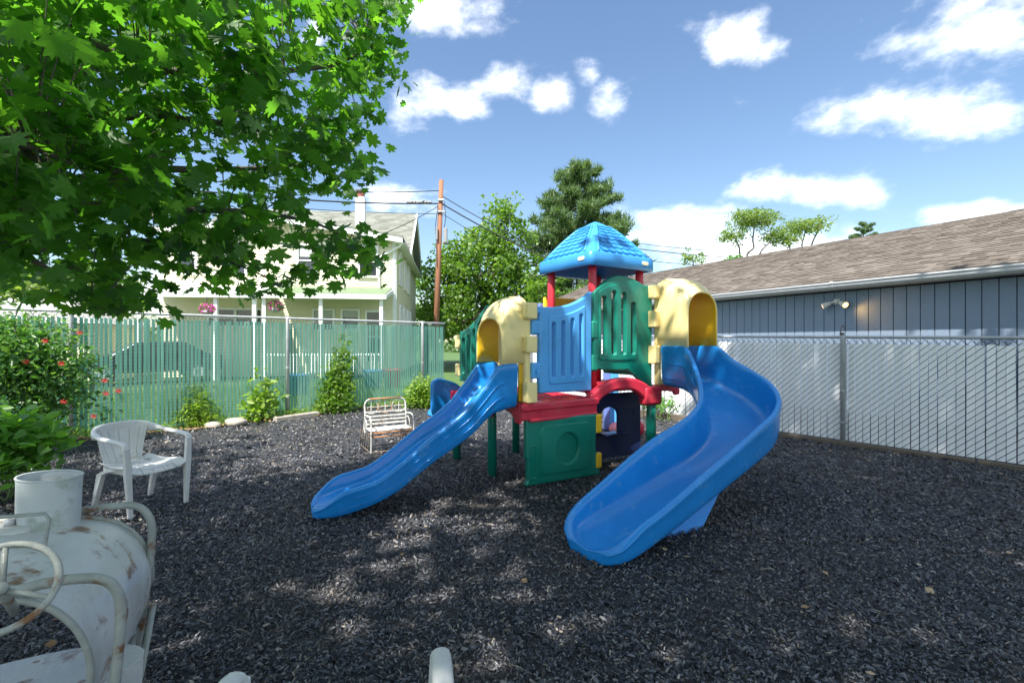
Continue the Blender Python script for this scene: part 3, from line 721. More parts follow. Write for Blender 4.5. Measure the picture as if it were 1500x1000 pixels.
S1 = [s1st(-.085, 1.235, .36, .80), s1st(-.03, 1.235, .36, .79), s1st(.04, 1.22, .37, .76, .05), s1st(.075, 1.16, .37, .74), s1st(.128, 1.045, .34, .68), s1st(.18, .95, .31, .60), s1st(.24, .84, .27, .535),
      s1st(.34, .715, .23, .44), s1st(.43, .625, .21, .36), s1st(.52, .52, .20, .265), s1st(.62, .40, .19, .155), s1st(.73, .29, .17, .075), s1st(.82, .25, .17, .035), s1st(.90, .225, .165, .01),
      s1st(.955, .18, .13, .0, .055, W1*.96, 0, .01), s1st(1.0, .125, .075, -.005, .06, W1*.86, 0, .035), s1st(1.035, .085, .03, -.01, .07, W1*.68, 0, .08), s1st(1.055, .05, .005, -.015, .06, W1*.40, 0, .15)]
sl1, rows1 = slide('wave_slide', S1, M_blue, ps, .72)
# two moulded seam lines on the near side of the wave slide
def seam(rows, i0, i1, idx, f, parent, out):
    m = MB(); pts_ = []
    for r_ in rows[i0:i1]:
        p = Vector(r_[idx])*(1-f)+Vector(r_[idx+1])*f; pts_.append(p+out*.004)
    m.tube(pts_, .0045, 6); m.build('moulded_line', M_blue, parent, smooth=True)
seam(rows1, 8, 82, 3, .6, sl1, -latn); seam(rows1, 8, 76, 4, .6, sl1, -latn)
# spiral slide
def st(ax_, ay_, az_, bx, by, bz, dp, uz, rw=.055): return ((ax_, ay_, az_), (bx, by, bz), dp, uz, rw)
S2 = [st(1.77, 5.56, 1.40, 2.25, 5.87, 1.40, .42, .92), st(1.90, 5.36, 1.40, 2.37, 5.68, 1.40, .42, .90), st(1.955, 5.24, 1.385, 2.45, 5.50, 1.39, .43, .86), st(1.965, 5.10, 1.27, 2.55, 5.34, 1.25, .40, .80),
      st(1.945, 4.92, 1.14, 2.67, 5.14, 1.135, .37, .70), st(1.90, 4.72, 1.01, 2.73, 4.88, 1.02, .36, .60), st(1.82, 4.52, .90, 2.66, 4.60, .90, .35, .52),
      st(1.70, 4.35, .82, 2.45, 4.31, .79, .34, .44), st(1.50, 4.17, .735, 2.13, 4.02, .69, .33, .36), st(1.20, 3.98, .625, 1.72, 3.68, .55, .30, .26),
      st(.92, 3.80, .48, 1.32, 3.37, .41, .25, .15), st(.68, 3.645, .34, 1.04, 3.17, .30, .20, .07), st(.52, 3.54, .25, .88, 3.07, .24, .16, .02),
      st(.42, 3.44, .18, .78, 3.01, .18, .11, .0, .06), st(.385, 3.33, .12, .69, 2.98, .12, .06, -.01, .075), st(.40, 3.22, .085, .60, 2.995, .08, .015, -.015, .07)]
sl2, rows2 = slide('spiral_slide', S2, M_blue, ps)
seam(rows2, 2, 26, 3, .3, sl2, -l2); seam(rows2, 3, 24, 4, .4, sl2, -l2)
# support fin under the spiral slide
m = MB()
bot = [(1.08, 3.42, -.03), (1.42, 3.52, -.03), (1.34, 3.86, -.03), (1.0, 3.80, -.03)]
top = [(1.16, 3.45, .16), (1.90, 4.00, .36), (1.60, 4.12, .28), (1.0, 3.80, .12)]
m.add(bot+top, [(0, 1, 2, 3), (7, 6, 5, 4), (0, 4, 5, 1), (1, 5, 6, 2), (2, 6, 7, 3), (3, 7, 4, 0)])
m.build('slide_support', M_blue, ps, mods=[('bevel', .015, 3)])
# --- slotted wall panels
def wall_panel(o0, o1, zl, mat, slots, top, bottom, tabs=(), raised=True, slot_pad=.04, lap=None):
    """o0,o1 ground points; top(x), bottom(x) heights; slots list of (x, z0, z1, w)"""
    ax = (o1-o0); w = ax.length; ax.normalize(); n = 18
    out = [(w*i/n, bottom(i/n)) for i in range(n+1)]+[(w*i/n, top(i/n)) for i in range(n, -1, -1)]
    holes = [rrect(x-sw/2, a, x+sw/2, b, sw*.45) for (x, a, b, sw) in slots]
    p_ = plate('slotted_panel', [rpoly(out, .015, 2)]+holes, .06, .018, mat, ps, o0, ax)
    nn = Vector((ax.y, -ax.x, 0))
    if nn.dot(-o0) < 0: nn = -nn
    if raised:
        x0 = min(s_[0] for s_ in slots)-slot_pad-.03; x1 = max(s_[0] for s_ in slots)+slot_pad+.03
        k = 14; za = min(s_[1] for s_ in slots)-.07
        rim = [(x1, za), (x0, za)]+[(x0+(x1-x0)*i/k, (lap(x0+(x1-x0)*i/k) if lap else top((x0+(x1-x0)*i/k)/w)-.09)) for i in range(k+1)]
        rim = rim[::-1]
        # proud slats between the slots
        h2 = [rrect(x-sw/2-.006, a-.004, x+sw/2+.006, b+.004, sw*.5) for (x, a, b, sw) in slots]
        plate('raised_frame', [rpoly(rim, .05, 3)]+h2, .03, .011, mat, p_, o0+nn*.028, ax)
    return p_, ax, w, nn
# blue scooped panel
b0 = Vector((.26, 4.66, 0)); b1 = Vector((.875, 5.22, 0)); wb = (b1-b0).length
tb_ = lambda t: 1.80+.215*t**2.6
pb, axb, wb, nb_ = wall_panel(b0, b1, 0, M_lblue, [(wb*(.235+.175*i), 1.08, tb_(.235+.175*i)-.16, .047) for i in range(4)], tb_, lambda t: .93-.03*t)
for (za, zb_) in ((1.52, 1.66), (1.08, 1.24)):
    plate('hinge_tab', [rrect(-.10, za, .05, zb_, .02)], .055, .018, M_lblue, pb, b0, axb)
mb = MB(); 
for zz in (1.155, 1.765): mb.tube([b0-axb*.03+nb_*.01+Z*zz, b0-axb*.03+nb_*.045+Z*zz], [.034, .03], 14)
mb.build('bolt', M_lblue, pb, smooth=False)
# green arched panel
g0 = Vector((.905, 5.23, 0)); g1 = Vector((1.70, 5.70, 0)); wg = (g1-g0).length
def tg(t):
    return 2.0+.22*math.sin(math.pi*min(t/.85, 1)) if t < .425 else (2.22 if t < .43 else 2.22-.09*min(1, ((t-.43)/.42)**2)-.0)
def bgf(t): return 1.14-.03*math.sin(math.pi*t) if t < .55 else 1.12-.26*((t-.55)/.45)**1.0
pg, axg, wg, ng = wall_panel(g0, g1, 0, M_green, [(wg*(.15+.165*i), 1.30, 1.86+(.10, .17, .16, .05)[i], .062) for i in range(4)], tg, bgf, lap=lambda x: 1.99+.12*math.sin(math.pi*min(max((x-.04)/(wg*.70), 0), 1))**.8)
for (za, zb_) in ((1.78, 1.98), (1.42, 1.60)):
    plate('hinge_tab', [rrect(-.03, za-.3, .06, zb_-.3, .02)], .075, .018, M_green, pg, g0, axg)
for (za, zb_) in ((2.02, 2.16), (1.66, 1.95), (1.18, 1.38)):
    pass
mb = MB(); c = g1+ng*.02+Z*2.10; mb.tube([c, c+ng*.06, c+ng*.07], [.045, .043, .03], 16); mb.build('bolt', M_green, pg)
# far wall panels round the tower
F_ = Vector((.90, 5.25, 0)); Lp = F_+V*.95; Rp = F_+U*1.0; Bp = Rp+V*.95
wall_panel(Rp+V*.12+U*.12, Bp+U*.12, 0, M_green, [(.2+.14*i, 1.3, 1.9, .06) for i in range(4)], lambda t: 2.05, lambda t: 1.0)
p_, _, _, _ = wall_panel(Lp+U*.04, Bp, 0, M_yel2, [(.2+.17*i, 1.2, 1.75, .07) for i in range(4)], lambda t: 2.03, lambda t: 1.0)
# far-left green panel along the low deck
c0 = aC+V*1.0+U*.20; c1 = aC+V*1.68+U*.20; wc = (c1-c0).length
pc, axc, wc, nc = wall_panel(c1, c0, 0, M_green, [(wc*(.20+.20*i), 1.05, 1.50+.05*i*i*.5, .06) for i in range(4)], lambda t: 1.58+.30*t**1.7, lambda t: .94)
for (za, zb_) in ((1.0, 1.16), (1.36, 1.53)):
    plate('hinge_clip', [rrect(-.09, za, .02, zb_, .015)], .11, .02, M_yel, pc, c1, axc)
wall_panel(aC+V*1.62+U*.30, aC+V*1.62+U*.98, 0, M_lblue, [(.16+.12*i, 1.05, 1.4, .05) for i in range(4)], lambda t: 1.55, lambda t: .9)
# --- high red deck with arched beam
z2 = .98
plate('high_deck', [rpoly([(0, 0), (1.05, 0), (1.05, 1.0), (0, 1.0)], .08)], .06, .02, M_red, ps, F_+Z*(z2-.09)-U*.02, U, V)
n = 26; up_, lo_ = [], []
ab0 = F_-U*.12-V*.07; ab1 = F_+U*.93-V*.16; axr = (ab1-ab0); wr = axr.length; axr.normalize()
for i in range(n+1):
    t = i/n; x = wr*t
    e = max(0, 1-abs((t-.46)/.40)**2.3); up_.append((x, .905+.13*e if t > .1 else .86+.07*t/.1))
    e2 = max(0, 1-abs((t-.46)/.34)**2.2); lo_.append((x, (.775 if t < .5 else .70)+(.125 if t < .5 else .20)*e2**.8))
plate('arch_beam', [rpoly(lo_+up_[::-1], .012, 2)], .10, .028, M_red, ps, ab0, axr)
abm = ps.children[-1]
plate('beam_corner', [rrect(wr-.26, .69, wr+.02, .915, .04)], .13, .035, M_red, abm, ab0, axr)
leg(ab1-U*.10+V*.02, .72, .055); leg(F_+V*.93+U*.08, z2-.12); leg(Bp-U*.05-V*.05, z2-.12)
skirt(Rp-V*.05-U*.02, V, 1.0, z2-.06, z2-.25, .1, M_red); skirt(Rp-U*.1+V*.0, l2, .62, z2-.07, z2-.22, .06, M_red)
# --- red roof posts
for p in (F_+U*.04+V*.03, F_+U*.83+V*.04, F_+V*.74+U*.0, F_+U*.83+V*.78): 
    leg(p, 2.34, .048, M_redp, 'roof_post', .9)
# --- roof
rc = F_+U*.415+V*.385; ru = .53; rv = .50
def sq(s_, z, n=11, cr=.16, bul=0.0):       # rounded square ring, fraction s_ of full size
    o = []
    hx, hy = ru*s_, rv*s_; r_ = cr*s_+.0
    for (sx_, sy_, a0) in ((1, 1, 0), (-1, 1, 90), (-1, -1, 180), (1, -1, 270)):
        for k in range(n):
            a = R(a0+90*k/(n-1)); o.append(rc+U*(sx_*(hx-r_)+r_*math.cos(a))+V*(sy_*(hy-r_)+r_*math.sin(a))+Z*z)
    return o
prof = [(.93, 2.302, .07), (.97, 2.295, .07), (1.0, 2.305, .075), (1.0, 2.44, .075), (.985, 2.452, .08), (.955, 2.457, .085)]
for i in range(1, 13):
    r_ = 1-i/12; s_ = max(.955*r_, .02); prof.append((s_, 2.457+.485*(1-r_**1.4), .085+.10*(1-r_)))
rows = [sq(s_, z, cr=c_) for s_, z, c_ in prof]
inner = [(.93*.97, 2.31), (.93*.9, 2.45), (.6, 2.60), (.3, 2.74), (.02, 2.80)]
rows = [sq(s_, z, cr=.07) for s_, z in reversed(inner)]+rows
m = MB(); m.grid(rows, closed=True); k = len(rows[0]); m.f.append(tuple((len(rows)-1)*k+i for i in range(k)))
roof = m.build('tower_roof', M_rblue, ps, smooth=True)
def roof_h(s_):                              # height of face for size fraction
    return 2.457+.485*(1-min(1, s_/.955)**1.4)
for (nrm_, tan_, half, hn) in ((-V, U, ru, rv), (-U, -V, rv, ru), (V, -U, ru, rv), (U, V, rv, ru)):
    m = MB(); nr = 8
    for r_ in range(nr):
        sa = .93-.085*r_; sb = sa-.105
        if sb < .2: break
        wid = half*(sa+sb)/2*.72; cnt = max(2, int(round(wid*2/.105))); st_ = 2*wid/cnt
        for c_ in range(cnt+(r_ % 2)):
            x0 = -wid+st_*(c_-(.5 if r_ % 2 else 0)); x1 = x0+st_*.93
            x0 = max(x0, -wid); x1 = min(x1, wid)
            if x1-x0 < .03: continue
            def pp(x, s_, lift): return rc+nrm_*(hn*s_)+tan_*x+Z*(roof_h(s_))+(nrm_*.6+Z*.8)*lift
            xm = (x0+x1)/2
            vs = [pp(x0, sa-.012, .016), pp(x0*.7+xm*.3, sa+.006, .018), pp(xm, sa+.014, .019), pp(x1*.7+xm*.3, sa+.006, .018), pp(x1, sa-.012, .016), pp(x1, sb+.02, .006), pp(x0, sb+.02, .006)]
            vs += [pp(x0, sa-.012, -.01), pp(x0*.7+xm*.3, sa+.006, -.01), pp(xm, sa+.014, -.01), pp(x1*.7+xm*.3, sa+.006, -.01), pp(x1, sa-.012, -.01)]
            m.add(vs, [(0, 1, 2, 3, 4, 5, 6), (7, 8, 1, 0), (8, 9, 2, 1), (9, 10, 3, 2), (10, 11, 4, 3)])
    # raised border round the tiles
    o = m.build('roof_tiles', M_rblue, roof); o['kind'] = 'stuff'
    m = MB(); pth = []
    for s_ in np.linspace(.955, .30, 9): pth.append(rc+nrm_*(hn*s_)+tan_*(-half*s_*.78)+Z*roof_h(s_))
    for s_ in np.linspace(.30, .955, 9): pth.append(rc+nrm_*(hn*s_)+tan_*(half*s_*.78)+Z*roof_h(s_))
    m.tube(pth, .016, 8); m.build('tile_border', M_rblue, roof, smooth=True)
for (o_, ax_, x) in ((rc-U*(ru+.001), V, -.34), (rc-V*(rv+.001), U, .34)):
    plate('badge', [rrect(x-.055, 2.36, x+.055, 2.405, .022)], .012, .004, M_cream, roof, o_, ax_)
# --- navy play wall with arched hatch under the tower
n0 = Vector((1.0, 5.72, 0)); n1 = Vector((1.66, 6.04, 0)); axn = (n1-n0); wn_ = axn.length; axn.normalize(); nn_ = Vector((axn.y, -axn.x, 0))
hole = [(.10, .32), (.37, .32)]+[(.235+.135*math.cos(a), .52+.11*math.sin(a)) for a in np.linspace(0, math.pi, 11)]
plate('play_wall', [rrect(0, .0, wn_, .80, .03), hole], .05, .012, M_navy, ps, n0, axn)
pw = ps.children[-1]
m = MB(); m.box(n0+axn*.24+nn_*.08+Z*.31, (.40, .16, .03), rz=math.atan2(axn.y, axn.x)); m.build('ledge', M_navy, pw, mods=[('bevel', .012, 3)])
m = MB(); m.beam(n0-axn*.03+Z*.02, n0-axn*.03+Z*.78, .03, .05); m.build('red_strip', M_red, ps)
# second arch beam behind
ab2 = ab0+V*1.0
plate('arch_beam', [rpoly(lo_+up_[::-1], .012, 2)], .08, .02, M_red, ps, ab2, axr)
plate('slotted_panel', [[(0, 1.05)]+[(1.0*t, 1.05+.08*math.sin(math.pi*t)) for t in np.linspace(.01, .99, 9)]+[(1.0, 1.05), (1.0, 1.95), (0, 1.95)]], .05, .015, M_lilac, ps, F_+V*1.02, U)
# --- rear climbing slide disc (dark blue) on the far left
m = MB(); cd = aC+V*1.48-U*.08; 
pr = [(-.10, .42), (-.05, .62), (.06, .80), (.20, .93), (.38, 1.0), (.46, .96), (.46, .55), (.30, .40)]
plate('climbing_side', [rpoly([(-x*1.25, z) for x, z in pr], .06)], .08, .03, M_blue, ps, Vector((-.52, 6.05, 0)), U)
cs_ = ps.children[-1]
plate('ladder_step', [rrect(.0, 0, .42, .5, .05)], .06, .02, M_blue, cs_, Vector((-.95, 6.12, .42)), V, Vector((.5, .3, .8)))

# --- lilac rider toy beyond the climber
ty = thing('ride_on_toy', 'lilac and pink plastic toy with red knob seen through the navy hatch', 'toy', (1.6, 7.6, 0))
m = MB(); m.beam((1.55, 7.6, 0), (1.55, 7.6, .95), .12, .10); m.build('post', M_lilac, ty, mods=[('bevel', .02, 3)])
m = MB(); m.beam((1.68, 7.8, 0), (1.68, 7.8, 1.15), .05, .22); m.build('side_panel', M_lblue, ty, mods=[('bevel', .02, 3)])
m = MB(); m.tube([(1.8, 7.45, 0), (1.8, 7.45, .08), (1.8, 7.45, .13), (1.8, 7.45, .15)], [.24, .24, .2, .1], 20); m.build('base', M_pink, ty, smooth=True)
m = MB(); m.tube([(1.96, 7.3, 0), (1.96, 7.3, .03), (1.96, 7.3, .13), (1.96, 7.3, .19), (1.96, 7.3, .22)], [.09, .11, .12, .08, .03], 18); m.build('seat', M_redp, ty, smooth=True)

# ================================================================== white plastic chairs
def make_chair(label):
    r = thing('plastic_chair', label, 'chair')
    # rim: armrests and back in one sweep; local +Y is forward
    path = crv([(.285, .27, .575), (.29, .245, .615), (.292, .15, .632), (.292, 0, .64), (.288, -.13, .655), (.255, -.25, .69), (.16, -.315, .715), (0, -.335, .722),
                (-.16, -.315, .715), (-.255, -.25, .69), (-.288, -.13, .655), (-.292, 0, .64), (-.292, .15, .632), (-.29, .245, .615), (-.285, .27, .575)], 4)
    m = MB(); rows = []
    for i, p in enumerate(path):
        p = Vector(p); t = Vector(path[min(i+1, len(path)-1)])-Vector(path[max(i-1, 0)]); t.normalize()
        x = t.cross(Z)
        if x.length < .2: x = Vector((1, 0, 0))*(1 if p.x > 0 else -1)
        x.normalize(); out = x if x.dot(Vector((p.x, p.y+.05, 0))) > 0 else -x
        up2 = t.cross(out); up2 = up2 if up2.z > 0 else -up2
        b = max(0, min(1, (-p.y-.12)/.15)); wd = .03*(1-b)+.018*b; dn = .018*(1-b)+.085*b
        rows.append([p+out*(wd*math.cos(a))+up2*(.016*math.sin(a) if math.sin(a) > 0 else dn*math.sin(a)) for a in np.linspace(0, 2*math.pi, 13)[:-1]])
    m.grid(rows, closed=True); k = 12; m.f.append(tuple(range(k))[::-1]); m.f.append(tuple((len(rows)-1)*k+i for i in range(k)))
    m.build('armrest_rim', M_white_chair, r, smooth=True)
    # seat: five strips running front to back with fine grooves
    def seat_pt(x, t):   # t 0 front .. 1 back
        y = .27-.50*t; z = .405-.02*t-.028*math.sin(math.pi*min(1, t*1.1))-(.045*max(0, (.12-t)/.12)**1.5)
        return Vector((x*(1-.10*t), y, z+.035*(abs(x)/.25)**3))
    n = 5; xs_ = np.linspace(-.25, .25, n+1)
    for i in range(n):
        a, b = xs_[i]+.0022, xs_[i+1]-.0022; m = MB(); T = np.linspace(-.02, 1, 9)
        top = [[seat_pt(a+(b-a)*q, t) for q in (0, .5, 1)] for t in T]; bot = [[p-Z*.012 for p in rr_] for rr_ in top]
        m.grid([tr+br[::-1] for tr, br in zip(top, bot)], closed=True); m.f.append((0, 1, 2, 3, 4, 5)[::-1]); m.f.append(tuple(8*6+j for j in range(6)))
        m.build('seat_strip', M_white_chair, r, smooth=False, mods=[('bevel', .003, 2)])
    # back: six strips from the rim down into the seat
    n = 6; an = np.linspace(-1, 1, n+1)
    def back_pt(q, t):   # q -1..1 across, t 0 top .. 1 bottom
        xt = .235*math.sin(q*1.25)/math.sin(1.25); yt = -.325+.12*(1-math.cos(q*1.25))
        xb = .17*q; yb = -.235+.0*abs(q)
        return Vector((xt*(1-t)+xb*t, yt*(1-t)**1.0+yb*t-.012*math.sin(math.pi*t), .69+(.375-.69)*t))
    for i in range(n):
        a, b = an[i]+.005, an[i+1]-.005; m = MB(); T = np.linspace(0, 1, 8)
        fr_ = [[back_pt(a+(b-a)*q, t) for q in (0, .5, 1)] for t in T]
        bk = [[p-Vector((0, .013, 0)) for p in rr_] for rr_ in fr_]
        m.grid([tr+br[::-1] for tr, br in zip(fr_, bk)], closed=True); m.f.append((0, 1, 2, 3, 4, 5)[::-1]); m.f.append(tuple(7*6+j for j in range(6)))
        m.build('back_strip', M_white_chair, r, smooth=False, mods=[('bevel', .003, 2)])
    m = MB(); m.beam((-.24, .235, .36), (.24, .235, .36), .016, .05); m.beam((-.22, .23, .37), (-.17, -.24, .35), .016, .05); m.beam((.22, .23, .37), (.17, -.24, .35), .016, .05)
    m.build('seat_frame', M_white_chair, r, mods=[('bevel', .004)])
    for sx_ in (-1, 1):
        # front legs: upright channel from armrest to ground
        m = MB(); rows = []
        for (y, z, wd, dp) in ((.262, .60, .052, .034), (.265, .45, .056, .036), (.262, .38, .056, .045), (.266, .2, .047, .036), (.27, 0, .038, .03)):
            x = sx_*(.285-.03*math.sin(math.pi*z/.6)*.0-.03*(1-z/.6)+.0)
            rows.append([Vector((x+a*wd/2, y+b*dp/2, z)) for a, b in ((-1, -1), (1, -1), (1, 1), (-1, 1))])
        m.grid(rows, closed=True); m.f.append((0, 1, 2, 3)); m.f.append((16, 17, 18, 19)); m.build('leg', M_white_chair, r, mods=[('bevel', .007, 3)])
        m = MB(); rows = []
        for (x, y, z, wd, dp) in ((.262, .03, .385, .022, .09), (.258, -.07, .36, .03, .10), (.25, -.145, .33, .045, .075), (.25, -.20, .17, .048, .045), (.255, -.25, 0, .04, .034)):
            rows.append([Vector((sx_*x+a*wd/2, y+b*dp/2, z)) for a, b in ((-1, -1), (1, -1), (1, 1), (-1, 1))])
        m.grid(rows, closed=True); m.f.append((0, 1, 2, 3)); m.f.append((16, 17, 18, 19)); m.build('leg', M_white_chair, r, mods=[('bevel', .007, 3)])
    return r
ch = make_chair('white low backed plastic chair standing on the mulch, all four legs in view')
def dup(root, loc, rz, label):
    r = root.copy(); COL.objects.link(r); r.location = loc; r.rotation_euler = (0, 0, rz); r['label'] = label
    for c_ in root.children:
        d = c_.copy(); COL.objects.link(d); d.parent = r
    return r
ch['group'] = 'white plastic chairs'
ch.scale = (.87, 1, 1)
dup(ch, (-.395, .955, .0), R(10.5), 'grey white plastic chair at the bottom edge, only its two armrest ends in view')
ch.location = (-3.30, 4.12, gz(-3.3, 4.12)); ch.rotation_euler = (0, 0, math.atan2(-.195, .435)-R(90)+R(2))

# ================================================================== metal ride-on in the left foreground
ro = thing('metal_ride_on', 'rusty white metal ride-on with curved hood, tube frame and steering wheel', 'ride-on', (-1.5, 1.5, 0))
eD = Vector((-.48, .88, 0)).normalized()      # from near frame to far frame
nearp = [(-2.05, .92, .80), (-1.62, 1.18, .775), (-1.42, 1.29, .752), (-1.35, 1.345, .75), (-1.285, 1.376, .748), (-1.235, 1.41, .725), (-1.212, 1.43, .67), (-1.210, 1.435, .58), (-1.222, 1.43, .40), (-1.235, 1.42, .15), (-1.24, 1.42, .02)]
mb = MB(); mb.tube(crv(nearp, 5), .0145, 12); mb.build('frame_tube', M_paint2, ro, smooth=True)
farp = [(-2.25, 1.52, .79), (-1.9, 1.72, .785), (-1.717, 1.83, .782), (-1.60, 1.88, .785), (-1.54, 1.92, .765), (-1.505, 1.935, .70), (-1.503, 1.935, .6), (-1.52, 1.93, .42), (-1.545, 1.92, .22), (-1.58, 1.90, .02)]
mb = MB(); mb.tube(crv(farp, 5), .0145, 12); mb.build('frame_tube', M_paint2, ro, smooth=True)
# curved hood sheet between the frames
prof2 = crv([(-.95, .80), (-.60, .772), (-.36, .752), (-.22, .735), (-.11, .69), (-.035, .60), (.0, .48), (-.012, .36), (-.05, .25)], 6)
lx = Vector((.86, .51, 0)).normalized(); base = Vector((-1.255, 1.375, 0))
rows = []
for k in range(9):
    t = k/8; off = base+eD*(.02+.60*t); bul = .012*math.sin(math.pi*t)
    lift = .018*t
    rows.append([off+lx*(x+bul+.05*t*(1 if x > -.3 else 1))+Z*(z+lift+bul) for x, z in prof2])
rows2_ = [[p-Z*.004-lx*.004 for p in r_] for r_ in rows]
m = MB(); m.grid(rows); m.grid(rows2_); m.build('hood', M_paint, ro, smooth=True)
mb = MB(); mb.tube([Vector(p)+Z*.004 for p in rows[0]], .010, 8); mb.build('hood_edge', M_paint2, ro, smooth=True)
mb = MB(); mb.tube([Vector(p)+Z*.006 for p in rows[-1][8:40]], .009, 8); mb.build('hood_edge', M_paint2, ro, smooth=True)
# steering wheel
sw = Vector((-1.20, 1.09, .872)); ax_n = Vector((.55, -.62, .56)).normalized(); sx1 = ax_n.cross(Z).normalized(); sy1 = ax_n.cross(sx1)
mb = MB(); mb.tube([sw+sx1*(.098*math.cos(a))+sy1*(.098*math.sin(a)) for a in np.linspace(0, 2*math.pi, 37)[:-1]], .0082, 8, closed=True); whl = mb.build('steering_wheel', M_paint2, ro, smooth=True)
mb = MB()
for a in (.5, 2.6, 4.7): mb.tube([sw-ax_n*.02, sw+sx1*(.095*math.cos(a))+sy1*(.095*math.sin(a))], .0065, 6)
mb.tube([sw+ax_n*.003, sw-ax_n*.02], .013, 12); mb.build('spoke', M_paint2, whl, smooth=True)
mb = MB(); mb.tube([sw-ax_n*.02, sw-ax_n*.28], .012, 8); mb.build('steering_column', M_paint2, ro, smooth=True)
# windscreen bar
mb = MB(); w0 = P(-70, 764, 1.42); w1 = P(0, 757, 1.49); w2 = P(66, 752, 1.56); w3 = P(72, 760, 1.56); w4 = P(61, 822, 1.55)
mb.tube([w0, w1, w2, w3, w4, w4-Z*.02], .0062, 8); mb.tube([w1+Vector((-.3, .0, .0)), w1+Vector((-.3, 0, -.2))], .0062, 8); mb.build('windscreen_bar', M_paint2, ro, smooth=True)
# flared cowl behind the bar
mb = MB(); cc0 = P(8, 770, 1.66); rows = []
for (z, sx_, sy_) in ((0, 1, 1), (-.02, 1.02, 1.02), (-.055, 1.06, 1.05), (-.085, 1.2, 1.12), (-.105, 1.5, 1.35), (-.115, 1.65, 1.5)):
    rows.append([cc0+lx*(.085*sx_*math.copysign(abs(math.cos(a))**.6, math.cos(a)))+eD*(.06*sy_*math.copysign(abs(math.sin(a))**.6, math.sin(a)))+Z*z for a in np.linspace(0, 2*math.pi, 25)[:-1]])
mb.grid(rows, closed=True); mb.f.append(tuple(range(24))); mb.build('cowl', M_paint, ro, smooth=True)
mb = MB(); mb.tube([cc0+Z*.0+lx*.01, cc0+Z*.02+lx*.01, cc0+Z*.024+lx*.01], [.016, .015, .008], 10); mb.build('cap', M_galv, ro, smooth=True)
# lower floor pan and its side sheet
pan = []
pc0 = Vector((-1.62, 1.52, .33))
for i in range(28):
    a = 2*math.pi*i/28; pan.append((.34*math.cos(a), .15*math.sin(a)*(1 if math.sin(a) > 0 else 1.0)))
holes = [[(x+.008*math.cos(b)*1.3, y+.008*math.sin(b)) for b in np.linspace(0, 2*math.pi, 9)[:-1]] for x, y in ((.26, .02), (.12, -.085), (-.10, -.10), (.0, .11))]
plate('floor_pan', [pan]+holes, .008, .002, M_paint, ro, pc0, Vector((.93, .36, .03)), Vector((-.36, .93, .0)))
rows = []
for k in range(12):
    a = math.pi*1.02+math.pi*.98*k/11; q = pc0+Vector((.93, .36, .03))*(.34*math.cos(a))+Vector((-.36, .93, 0))*(.15*math.sin(a)); rows.append([q-Z*.002, q+Vector((.01, -.02, -.10)), q+Vector((.03, -.05, -.24)), q+Vector((.03, -.05, -.32))])
m = MB(); m.grid(rows); m.grid([[p+Vector((-.003, .004, 0)) for p in r_] for r_ in rows]); m.build('side_sheet', M_paint, ro, smooth=True)
mb = MB(); mb.tube([(-1.235, 1.43, .30), (-1.38, 1.66, .29), (-1.55, 1.92, .27)], .012, 8); mb.tube([(-1.54, 1.93, .40), (-1.50, 1.80, .22), (-1.46, 1.68, .04)], .012, 8); mb.tube([(-1.49, 1.93, .36), (-1.44, 1.80, .16), (-1.42, 1.7, .03)], .012, 8)
mb.build('brace', M_paint2, ro, smooth=True)
mb = MB(); mb.tube([(-1.25, 1.42, .02), (-1.95, 1.0, .02)], .014, 8); mb.tube([(-1.58, 1.9, .02), (-2.2, 1.5, .02)], .014, 8); mb.tube([(-1.25, 1.42, .02), (-1.58, 1.9, .02)], .014, 8); mb.build('base_rail', M_paint2, ro, smooth=True)
# oval tin on the hood
pt0 = P(71, 776, 1.74); lean = Vector((.02, 0, 0))
tin = thing('oval_tin_bucket', 'oval tin bucket with flaking white paint standing on the metal ride-on', 'bucket', pt0)
rows = []; inn = []
for (z, s_) in ((-.012, .97), (0, .98), (.06, .985), (.20, 1.0), (.212, 1.012), (.218, 1.0), (.212, .97), (.20, .965), (.02, .95)):
    rows.append([pt0+Vector((.98, .2, 0))*(.095*s_*math.cos(a))+Vector((-.2, .98, 0))*(.078*s_*math.sin(a))+Z*(z*.93-.006*math.cos(a))+Vector((z*.03, 0, 0)) for a in np.linspace(0, 2*math.pi, 41)[:-1]])
m = MB(); m.grid(rows, closed=True); m.f.append(tuple(range(40))[::-1]); m.f.append(tuple(8*40+i for i in range(40))); m.build('tin_body', M_tin, tin, smooth=True)
mb = MB(); mb.tube([Vector(p) for p in rows[5]], .0042, 6, closed=True); mb.build('rolled_rim', M_tin, tin, smooth=True)

# ================================================================== wrought-iron glider bench
gb = thing('iron_bench', 'small rusty white wrought iron glider bench near the green fence', 'bench', (-1.75, 6.1, 0))
bx = Vector((.85, .5, 0)).normalized(); by = Vector((-.5, .85, 0)).normalized(); bo = Vector((-1.80, 5.93, 0))   # bo: front-left seat corner, by to the back
def B(x, y, z): return bo+bx*x+by*y+Z*z
w = .56
def hoop(pts_, r, name, mat=M_benchw, closed=False): 
    mb = MB(); mb.tube(pts_, r, 7, closed=closed); return mb.build(name, mat, gb, smooth=True)
hoop([B(0, .30, .12), B(0, .34, .55)]+[B(.08-.08*math.cos(a), .36, .58+.09*math.sin(a)) for a in np.linspace(.2, 1.57, 5)], .010, 'back_frame')
hoop([B(.06, .36, .672), B(w-.06, .36, .672)], .011, 'top_bar', M_rust)
hoop([B(w-.08+.08*math.cos(a), .36, .58+.09*math.sin(a)) for a in np.linspace(1.57, .2, 5)]+[B(w, .34, .55), B(w, .30, .12)], .010, 'back_frame')
for z in (.34, .39, .44, .50):
    m = MB(); m.beam(B(0, .33, z), B(w, .33, z), .008, .022); m.build('back_slat', M_benchw, gb)
